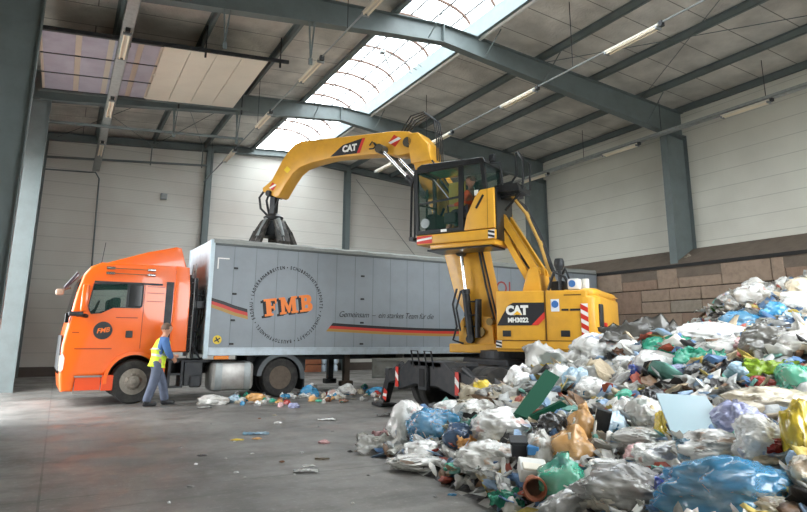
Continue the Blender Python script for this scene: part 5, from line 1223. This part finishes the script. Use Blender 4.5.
hero(632, 365, 36, 20, 'loose', 'white', 'smooth white bag right of the rust brown sheet')
hero(612, 378, 60, 14, 'sheet', 'clear', 'long grey white film across the middle', 'plastic_film', 'film')
hero(628, 412, 28, 24, 'loose', 'white', 'small white round bag above the blue packets')
hero(645, 413, 32, 30, 'loose', 'clear', 'clear grey bag left of the yellow net')
hero(663, 428, 16, 32, 'loose', 'yellow', 'yellow net bag left under the pale blue panel')
hero(654, 402, 26, 24, 'loose', 'black', 'black bag left of the pale blue panel')
hero(610, 425, 30, 30, 'loose', 'lightblue', 'white bag with light blue packets beside the upper amber bag')
hero(640, 440, 60, 22, 'loose', 'clear', 'clear bag of green and blue scraps in the lower middle')
hero(796, 305, 34, 26, 'loose', 'white', 'white bags on the steep right crest')
hero(776, 314, 26, 22, 'loose', 'blue', 'light blue bag on the right crest')
hero(800, 288, 28, 20, 'loose', 'beige', 'pale bag at the very top right of the heap')
hero(745, 347, 26, 18, 'loose', 'pink', 'clear pinkish bag left of the dark taupe bag')
hero(744, 372, 30, 22, 'loose', 'lightblue', 'light blue bag below the dark taupe bag')
hero(722, 372, 36, 13, 'sheet', 'black', 'black sheet folded in the upper right slope', 'plastic_sheet', 'sheet')
hero(762, 384, 24, 14, 'loose', 'red', 'red and orange packet left of the round sea green bag', 'food_packet', 'packet')
hero(797, 342, 40, 26, 'loose', 'clear', 'clear grey bag right of the dark taupe bag')
def patch(text, colour, loc, sc_):
    for o_ in list(COL.objects):
        if text in str(o_.get('label', '')):
            q_ = bpy.data.objects.new('printed_patch', proto('sheet', 3, colour)); COL.objects.link(q_); q_.parent = o_; q_.location = loc; q_.scale = sc_; q_.rotation_euler = (1.25, 0, .1); q_['label'] = WORDS[colour]+' print'; return
WORDS = {'red': 'red', 'deepblue': 'royal blue', 'black': 'black', 'lightblue': 'pale blue', 'blue': 'blue'}
patch('white carrier bag with red print', 'red', (.22, -.40, .12), (.24, .2, .3)); patch('white bag with blue print', 'deepblue', (0, -.42, .1), (.4, .2, .3)); patch('white bag with black print', 'black', (-.1, -.42, .1), (.3, .22, .3))
patch('round white printed bag', 'blue', (-.1, -.44, .05), (.35, .25, .3)); patch('full white bag with a red label', 'red', (.12, -.45, .05), (.36, .26, .4)); patch('white bag with light blue packets', 'blue', (.05, -.44, .1), (.4, .3, .4)); patch('light blue strap', 'lightblue', (-.38, -.3, .12), (.16, .5, .3))
# rigid pieces --------------------------------------------------------
def rigid(name, cx_, cy_, label, cat, short, w_=20, h_=20):
    w_ *= 1.25; h_ *= 1.3
    p = hit(cx_, cy_)*.96+Vector((0, 0, H))*.04; p.z += .04; HEROES.append((cx_, cy_, w_, h_, short)); t = thing(name, label, cat, p, atan2(p.y, p.x)-pi/2); return t, p, to_px(p)[2]/F_PX
def plate(t, s, pts, th, mt, nm, dep=0.):
    """flat board given by corners (right, up) in metres with thickness, leaning back"""
    m_ = MB(); m_.prism(pts, 'y', dep, dep+th, bevel=.004); return m_.build(nm, mt, t)
t, p, s = rigid('folded_panel', 538, 416, 'dark green folded plastic panel lying open on the left slope', 'panel', 'dark green folded panel', 50, 46)
M_dg = mat('dark_green_plastic', (6, 66, 46), .7, spec=.25, dirt=.2, dcol=(20, 60, 48))
def wp(cx_, cy_, dd=0.):
    r = ray(cx_, cy_); r = r/ sqrt(r.x*r.x+r.y*r.y); p0 = Vector((0, 0, H)); d0 = sqrt(p.x**2+p.y**2)+dd-.22; return (p0+r*d0)
def leaf(pts, mt, nm, parent, th=.03):
    # flat: the later corners are brought into the plane of the first three
    n0 = (pts[1]-pts[0]).cross(pts[2]-pts[0]); E0 = Vector((0, 0, H))
    pts = list(pts[:3])+[E0+(q_-E0)*((pts[0]-E0).dot(n0)/(q_-E0).dot(n0)) for q_ in pts[3:]]
    P = [parent.matrix_basis.inverted() @ Vector(q_) for q_ in pts]; m_ = MB(); n_ = (P[1]-P[0]).cross(P[2]-P[0]).normalized()*th
    a_ = [m_.bm.verts.new(q_) for q_ in P]; b_ = [m_.bm.verts.new(q_+n_) for q_ in P]; k_ = len(P)
    m_.bm.faces.new(a_); m_.bm.faces.new(b_[::-1])
    for i in range(k_): m_.bm.faces.new((a_[i], b_[i], b_[(i+1) % k_], a_[(i+1) % k_]))
    return m_.build(nm, mt, parent)
leaf([wp(514, 413, -.05), wp(546, 369, .55), wp(560, 377, .60), wp(541, 405, .25), wp(527, 418, .05)], M_dg, 'upright_leaf', t)
leaf([wp(513, 413, -.05), wp(527, 416, .1), wp(560, 400, .3), wp(566, 404, .15), wp(545, 418, -.05), wp(520, 428, -.2)], M_dg, 'lower_leaf', t)
t, p, s = rigid('plastic_board', 690, 414, 'pale blue translucent rectangular board on the heap', 'board', 'pale blue board', 74, 50)
leaf([wp(674, 439, -.5), wp(656, 393, -.1), wp(706, 396, -.05), wp(726, 425, -.35)], mat('pale_blue_board', (158, 182, 190), .3, dirt=.3, dscale=3, dcol=(180, 176, 186)), 'sheet', t, .02)
t, p, s = rigid('flower_pot', 535, 497, 'brown clay flower pot lying on its side facing out', 'pot', 'clay pot', 28, 26)
M_clay = mat('clay', (152, 92, 66), .8, dirt=.4, dcol=(110, 70, 54))
r_ = 11*s
po_ = MB().lathe([(r_*.62, r_*1.7), (r_*.9, .1*r_), (r_*1.08, .1*r_), (r_*1.08, -r_*.25), (r_*.94, -r_*.25), (r_*.9, .0), (r_*.55, r_*1.6), (.001, r_*1.6)], (0, 0, r_*.3), 'y', 28)
o = po_.build('pot_wall', M_clay, t, smooth=True); o.rotation_euler = (.15, 0, .15)
MB().lathe([(.001, r_*.5), (r_*.75, r_*.5)], (0, 0, r_*.3), 'y', 16).build('soil', mat('potting_soil', (110, 84, 70), .9, bump=.8), t)
t, p, s = rigid('polystyrene_box', 533, 481, 'white foam box above the clay pot', 'box', 'white foam box', 30, 16)
MB().box((0, .1, .03), (28*s, .25, 14*s), rot=(.3, .1, .15), bevel=.015).build('box_body', M_white, t)
MB().box((0, .02, .03+5*s), (20*s, .12, 3*s), rot=(.3, .1, .15), bevel=.01).build('box_lid', M_cream, t)
t, p, s = rigid('plastic_crate', 519, 458, 'black square plastic container left of a blue one', 'container', 'black container', 18, 16)
MB().box((0, .06, .05), (15*s, .16, 13*s), rot=(.25, 0, .1), bevel=.01).box((0, .06, .05+7*s), (18*s, .19, 3*s), rot=(.25, 0, .1), bevel=.006).build('container_body', M_black, t)
t, p, s = rigid('plastic_canister', 534, 457, 'light blue plastic container right of the black one', 'container', 'light blue container', 14, 14)
MB().box((0, .1, .02), (12*s, .14, 9*s), rot=(.2, 0, -.1), bevel=.012).build('container_body', mat('bright_blue_plastic', (72, 140, 200), .35), t)
t, p, s = rigid('plastic_tray', 603, 430, 'black tray with a pale rim right of the amber bags', 'tray', 'black tray', 22, 26)
MB().box((0, .08, .04), (15*s, .05, 24*s), rot=(.3, .25, 0), bevel=.01).build('tray_base', M_black, t)
MB().bar((-9*s, .03, -10*s), (-4*s, .1, 16*s), .02, .02).build('tray_rim', M_white, t)
t, p, s = rigid('bottle', 700, 505, 'clear plastic bottle lying before the very big blue bag', 'bottle', 'plastic bottle', 20, 8) if False else (None, None, None)
# ---- the countless rest of the heap: one lumpy mass with scraps
M_sc = [mat('scrap_%s' % n, c, .45, bump=.6, bscale=20) for n, c in (('white', (218, 216, 208)), ('grey', (168, 166, 160)), ('dark', (52, 50, 50)), ('brown', (128, 100, 76)), ('blue', (92, 128, 170)), ('teal', (104, 160, 146)), ('beige', (196, 180, 152)), ('red', (172, 84, 66)), ('yellow', (206, 184, 96)), ('silver', (190, 192, 190)), ('paleblue', (150, 176, 205)))]
sm_ = bmesh.new(); step = .16; gx = int((17.4-1.4)/step); gy = int((16.2+.6)/step); G = {}
for i in range(gx+1):
    for j in range(gy+1):
        x, y = 1.4+i*step, -.6+j*step; h = heap(x, y)
        if h > -.25:
            G[i, j] = sm_.verts.new((x+rnd.uniform(-.05, .05), y+rnd.uniform(-.05, .05), max(-.02, h-.03+(rnd.uniform(-.07, .07) if h > .1 else 0))))
for (i, j) in list(G):
    if (i+1, j) in G and (i, j+1) in G and (i+1, j+1) in G:
        f = sm_.faces.new((G[i, j], G[i+1, j], G[i+1, j+1], G[i, j+1])); f.material_index = rnd.choice((0, 1, 2, 2, 2, 2, 3, 9))  # mostly dark base faces: shade in the gaps between bags put into the colour
n_sc = 0
ICO = bmesh.new(); bmesh.ops.create_icosphere(ICO, subdivisions=2, radius=1); ICO.verts.ensure_lookup_table()
IV = [v.co.copy() for v in ICO.verts]; IF = [[v.index for v in f.verts] for f in ICO.faces]; ICO.free()
while n_sc < 5600:
    x, y = rnd.uniform(1.6, 17.0), rnd.uniform(-.3, 15.8)
    d_ = sqrt(x*x+y*y)
    if rnd.random() > min(1, 5./d_+.15): continue
    h = heap(x, y)
    if h < .03: continue
    u_, v_, dp = to_px((x, y, h))
    if dp < .5 or u_ < 330 or u_ > 900 or v_ > 640: continue
    n_sc += 1; s0 = rnd.uniform(.035, .105)*(1+.6*(d_ > 8)); mi = rnd.choice((0, 0, 0, 0, 0, 1, 1, 1, 1, 2, 2, 3, 4, 4, 5, 6, 6, 7, 8, 9, 9, 9, 9, 10, 10))
    M_ = Matrix.Translation((x, y, h+rnd.uniform(-.02, .05))) @ Euler((rnd.uniform(-.9, .9), rnd.uniform(-.9, .9), rnd.uniform(0, 6.28))).to_matrix().to_4x4()
    a_, b_, c_ = rnd.uniform(.7, 1.7), rnd.uniform(.5, 1.1), rnd.uniform(.06, .38); off = Vector((x*7, y*7, 1))
    vs = [sm_.verts.new(M_ @ Vector((v.x*a_, v.y*b_, v.z*c_)) if False else M_ @ (Vector((v.x*a_, v.y*b_, v.z*c_))*(s0*(1+.8*noise.noise(v*1.7+off)+.5*noise.noise(v*4+off))))) for v in IV]
    for f_ in IF:
        f = sm_.faces.new([vs[k_] for k_ in f_]); f.material_index = mi; f.smooth = n_sc % 2 == 0
me = bpy.data.meshes.new('mixed_refuse'); sm_.to_mesh(me); sm_.free()
for m_ in M_sc: me.materials.append(m_)
o = bpy.data.objects.new('mixed_refuse', me); COL.objects.link(o); o['kind'] = 'stuff'; tag(o, 'countless small scraps of mixed household waste between the bags of the heap', 'refuse')
# ---- countable bags and pieces filling the heap
WORDS = {'white': 'white', 'clear': 'clear', 'grey': 'grey', 'darkgrey': 'dark grey', 'black': 'black', 'blue': 'blue', 'deepblue': 'royal blue', 'lightblue': 'pale blue', 'teal': 'sea green', 'green': 'green', 'lime': 'lime green', 'yellow': 'yellow', 'orange': 'amber', 'brown': 'brown', 'beige': 'beige', 'lavender': 'lavender', 'red': 'red', 'pink': 'pinkish', 'denim': 'denim blue'}
PAL = ['white']*22+['clear']*20+['grey']*6+['lightblue']*5+['blue']*4+['teal']*4+['beige']*6+['black']*5+['darkgrey']*3+['yellow']*2+['brown']*2+['deepblue']*2+['orange']*2+['green']*1+['lavender']*2+['pink']*2+['red']*1+['denim']*2
marks = [h_ for h_ in HEROES if len(h_[4].split()) <= 7]
used = {}; placed = []; tries = 0; nf = 0
ORD = ['nearest', 'second', 'third', 'fourth', 'fifth', 'sixth', 'seventh', 'eighth', 'ninth', 'tenth']
pend = []
while nf < 226 and tries < 26000:
    tries += 1
    u_, v_ = rnd.uniform(380, 815), rnd.uniform(272, 520)
    p = hit(u_, v_, True)
    if p is None or p.x > 16.7: continue
    if heap(p.x, p.y) < .12 or p.z < .08: continue
    dp = to_px(p)[2]
    size = rnd.uniform(.22, .55)*(1+.35*min(1, dp/14.)); w_ = size*F_PX/dp
    if any(abs(u_-hx)/(hw*.46+w_*.26) < 1 and abs(v_-hy)/(hh_*.42+w_*.24) < 1 for hx, hy, hw, hh_, _ in HEROES): continue
    if any((u_-a)**2+((v_-b)*1.5)**2 < ((w_+c)*.29)**2 for a, b, c in placed): continue
    placed.append((u_, v_, w_)); nf += 1
    kind = rnd.choice(('loose', 'loose', 'tied', 'open', 'long', 'sheet', 'sheet')); colour = rnd.choice(PAL)
    near = sorted(marks, key=lambda m_: (m_[0]-u_)**2+(m_[1]-v_)**2)[0]
    dx_, dy_ = u_-near[0], v_-near[1]
    rel = ('right of' if dx_ > 0 else 'left of') if abs(dx_) > abs(dy_)*1.3 else ('below' if dy_ > 0 else 'above')
    nm_ = {'loose': 'crumpled bag', 'tied': 'knotted bag', 'open': 'open bag', 'long': 'flattened bag', 'sheet': 'crumpled film'}[kind]
    pend.append((u_, v_, p, size, kind, colour, near, rel, nm_, sqrt(dx_*dx_+dy_*dy_)))
byk = {}
for q_ in pend: byk.setdefault((q_[5], q_[8], q_[7], q_[6][4]), []).append(q_)
for key, L_ in byk.items():
    L_.sort(key=lambda a: a[9])
    for i, (u_, v_, p, size, kind, colour, near, rel, nm_, dd) in enumerate(L_):
        pre = '' if len(L_) == 1 else ORD[min(i, 9)]+' '
        label = '%s%s %s %s the %s' % (pre, WORDS[colour], nm_, rel, near[4])
        label = ' '.join(label.split()[:16])
        me = proto(kind, rnd.randrange(6), colour)
        flat = rnd.uniform(.55, .9)
        sc_ = (size*rnd.uniform(.9, 1.25), size*rnd.uniform(.8, 1.1), size*flat) if kind != 'sheet' else (size*1.3, size*1.1, size*1.1)
        o = put('refuse_bag' if kind != 'sheet' else 'plastic_film', me, Vector((p.x, p.y, p.z+size*.16)), sc_, (rnd.uniform(-.5, .5), rnd.uniform(-.4, .4), rnd.uniform(0, 6.28)), label, 'bag' if kind != 'sheet' else 'film', 'loose bags in the waste heap' if kind != 'sheet' else 'crumpled films in the waste heap')
# ---- litter on the open floor
def floor_hit(u_, v_): r = ray(u_, v_); t_ = -H/r.z; return Vector((0, 0, H))+r*t_
def litter(u_, v_, w_, h_, kind, colour, label, name='litter_bag', cat='bag', group=None, yaw=0, flat=.5):
    p = floor_hit(u_, v_+h_*.3); s = to_px(p)[2]/F_PX; va = atan2(p.y, p.x)-pi/2; W_, H_ = w_*s, max(.02, h_*s*flat)
    return put(name, proto(kind, rnd.randrange(6), colour), Vector((p.x, p.y, (H_*.30 if kind != 'sheet' else H_*.35+.01))), (W_, W_*.7, H_*(1.1 if kind != 'sheet' else 1.)) if kind != 'sheet' else (W_, max(W_*.5, .08), W_*.35), (0, 0, va+yaw), label, cat, group)
litter(213, 401, 30, 10, 'long', 'clear', 'clear flattened bag on the floor under the fuel tank', flat=1.)
litter(234, 400, 13, 8, 'loose', 'lightblue', 'small bluish bag on the floor right of the fuel tank', flat=1.)
litter(256, 399, 18, 9, 'loose', 'orange', 'tan crumpled bag in front of the drive wheel', flat=1.)
litter(309, 393, 18, 13, 'loose', 'blue', 'bright blue bag on the floor beside the mud flap', flat=1.)
litter(312, 386, 9, 5, 'loose', 'white', 'small white bag behind the bright blue floor bag', flat=1.)
litter(334, 394, 12, 9, 'loose', 'white', 'white bag on the floor near the landing legs', flat=1.)
litter(347, 391, 18, 11, 'loose', 'white', 'white and red bag on the floor below the rusty landing leg', flat=1.)
litter(379, 392, 22, 8, 'loose', 'blue', 'light blue bag on the floor beside the outrigger foot', flat=1.)
litter(294, 406, 11, 6, 'loose', 'lavender', 'violet crumpled bag at the front of the litter row', flat=1.)
litter(205, 407, 14, 3, 'sheet', 'white', 'thin white film lying before the clear bag', 'litter_film', 'film')
litter(327, 419, 18, 5, 'sheet', 'white', 'white film with grey specks lying alone on the floor', 'litter_film', 'film')
litter(278, 422, 7, 4, 'loose', 'white', 'small white crumpled tissue on the open floor', 'tissue', 'tissue')
litter(256, 433, 24, 4, 'sheet', 'lightblue', 'long bluish film strip on the open floor', 'litter_film', 'film')
litter(237, 439, 12, 4, 'loose', 'yellow', 'yellowish crumpled paper on the open floor', 'litter_paper', 'paper')
litter(257, 438, 9, 4, 'loose', 'orange', 'orange and white wrapper on the open floor', 'litter_wrapper', 'wrapper')
litter(324, 442, 11, 5, 'loose', 'pink', 'pink and white crumpled wrapper on the open floor', 'litter_wrapper', 'wrapper', flat=.8)
litter(306, 470, 24, 9, 'sheet', 'white', 'torn white film nearest the camera on the open floor', 'litter_film', 'film')
litter(309, 465, 12, 4, 'loose', 'clear', 'small clear scrap behind the torn white film', 'litter_scrap', 'scrap')
litter(202, 455, 9, 3, 'long', 'black', 'small black bar shaped scrap on the open floor', 'litter_scrap', 'scrap')
litter(350, 451, 5, 4, 'loose', 'black', 'tiny black lump on the floor left of the milky film', 'litter_scrap', 'scrap')
litter(388, 414, 22, 7, 'sheet', 'darkgrey', 'dark flattened scrap between the outrigger foot and the white bag', 'litter_scrap', 'scrap')
litter(282, 461, 5, 4, 'loose', 'brown', 'small brown scrap left of the torn white film', 'litter_scrap', 'scrap')
litter(322, 459, 14, 3, 'sheet', 'beige', 'thin twig like strip right of the brown scrap', 'litter_scrap', 'scrap')
litter(302, 452, 4, 3, 'loose', 'white', 'tiny white scrap in the middle of the open floor', 'litter_scrap', 'scrap')
litter(236, 472, 5, 3, 'loose', 'white', 'tiny white scrap left of the torn white film', 'litter_scrap', 'scrap')
litter(485, 459 + 36, 9, 4, 'loose', 'white', 'small white scrap left of the pale green film', 'litter_scrap', 'scrap')
litter(452, 494, 9, 4, 'loose', 'blue', 'faint blue scrap on the floor near the heap edge', 'litter_scrap', 'scrap')
litter(167, 465 - 63, 0.1, 1, 'loose', 'grey', 'x', 'x', 'x') if False else None
for i in range(125):
    u_ = 236+rnd.random()*150; v_ = 395+rnd.gauss(4, 3.4)-(u_-238)*.035
    if u_ > 360 and v_ > 400: continue
    c = rnd.choice(('white', 'white', 'white', 'clear', 'pink', 'beige', 'beige', 'blue', 'red', 'brown', 'teal', 'orange'))
    litter(u_, v_, rnd.uniform(4, 9), rnd.uniform(3, 6.5), rnd.choice(('loose', 'long', 'sheet')), c, 'small %s scrap in the litter row under the trailer' % WORDS[c], 'litter_scrap', 'scrap', 'small scraps along the lorry', yaw=rnd.uniform(0, 3), flat=.9)
for i in range(26):
    u_, v_ = rnd.uniform(160, 470), rnd.uniform(410, 508)
    if u_ > 360 and 400 < v_ < 475: continue
    litter(u_, v_, rnd.uniform(2, 4), 2, 'loose', rnd.choice(('white', 'beige', 'clear', 'brown', 'grey')), 'tiny pale crumb scattered on the open concrete floor', 'litter_crumb', 'crumb', 'crumbs on the open floor', flat=.7)
# ---- stacks by the back wall seen under the trailer
bp = Vector((10.1, 26.9, 0)); t = thing('brick_stack', 'brown crates stacked by the back wall under the trailer edge', 'crates', bp)
for k_ in range(3): MB().box((0, 0, .16+.33*k_), (.75, .6, .30), bevel=.02).box((0, -.3, .16+.33*k_), (.5, .03, .1)).build('crate', mat('brown_crate', (150, 92, 62), .7, dirt=.4), t)
bp = Vector((10.95, 26.9, 0)); t = thing('bottle_pallet', 'pale wrapped bottles stacked beside the brown crates', 'bottles', bp)
for k_ in range(3):
    m_ = MB()
    for a in range(4):
        for b in range(2): m_.lathe([(.08, 0), (.095, .04), (.09, .2), (.04, .29), (.03, .31)], (-.3+.2*a, -.1+.2*b, .02+.33*k_), 'z', 12)
    m_.build('bottle_layer', mat('pale_bottle', (200, 214, 226), .2), t, smooth=True)
# white bags in the open trailer top
for i, (x, y) in enumerate(((5.6, 1.4), (7.5, 1.3), (9.6, 1.6), (12.0, 1.3), (4.6, 1.6))):
    w_ = trk(x, y, 3.72); put('refuse_bag', proto('loose', i, 'white'), w_, (.9, .8, .75), (0, 0, i), ['white bag on the load under the grapple', 'white bag showing over the trailer side right of the grapple', 'white bag on the load in mid trailer', 'white bag on the load behind the cab of the machine', 'white bag on the load left of the grapple'][i], 'bag', 'bags loaded in the trailer')
m_ = MB(); lx = [3.3+.24*k for k in range(57)]
pr = None
for x in lx:
    row = [m_.bm.verts.new((x, y, 3.35+.25*noise.noise(Vector((x*1.3, y*1.3, 2)))+.1*rnd.random())) for y in [.1+.23*k for k in range(11)]]
    if pr:
        for a in range(10): f = m_.bm.faces.new((pr[a], row[a], row[a+1], pr[a+1])); f.material_index = rnd.choice((0, 1, 3, 6))
    pr = row
me = m_.mesh('loaded_refuse', M_sc); o = bpy.data.objects.new('loaded_refuse', me); COL.objects.link(o); o.location = trk(0, 0); o.rotation_euler = (0, 0, TA); o['kind'] = 'stuff'; tag(o, 'mixed waste filling the open top of the grey trailer', 'refuse')
# ------------------------------------------------------------------ light
w = bpy.data.worlds.new('overcast_sky'); SC.world = w; w.use_nodes = True
bg = w.node_tree.nodes['Background']; bg.inputs[0].default_value = (.93, .97, 1.0, 1); bg.inputs[1].default_value = 9.0
def portal(loc, rot, sx, sy):
    l = bpy.data.lights.new('daylight_portal', 'AREA'); l.shape = 'RECTANGLE'; l.size = sx; l.size_y = sy; l.cycles.is_portal = True
    o = bpy.data.objects.new('daylight_portal', l); COL.objects.link(o); o.location = loc; o.rotation_euler = rot
portal((8.35, (Y0+YB)/2, 11.25), (0, 0, 0), 2.8, YB-Y0)
portal((XL-.2, 17.05, 3.3), (0, -pi/2, 0), 6.6, 6.5)
portal((10.7, Y0-.2, 3.3), (pi/2, 0, pi), 12.2, 6.6)
SC.view_settings.view_transform = 'Standard'; SC.view_settings.look = 'None'; SC.view_settings.gamma = 1; SC.view_settings.exposure = .3
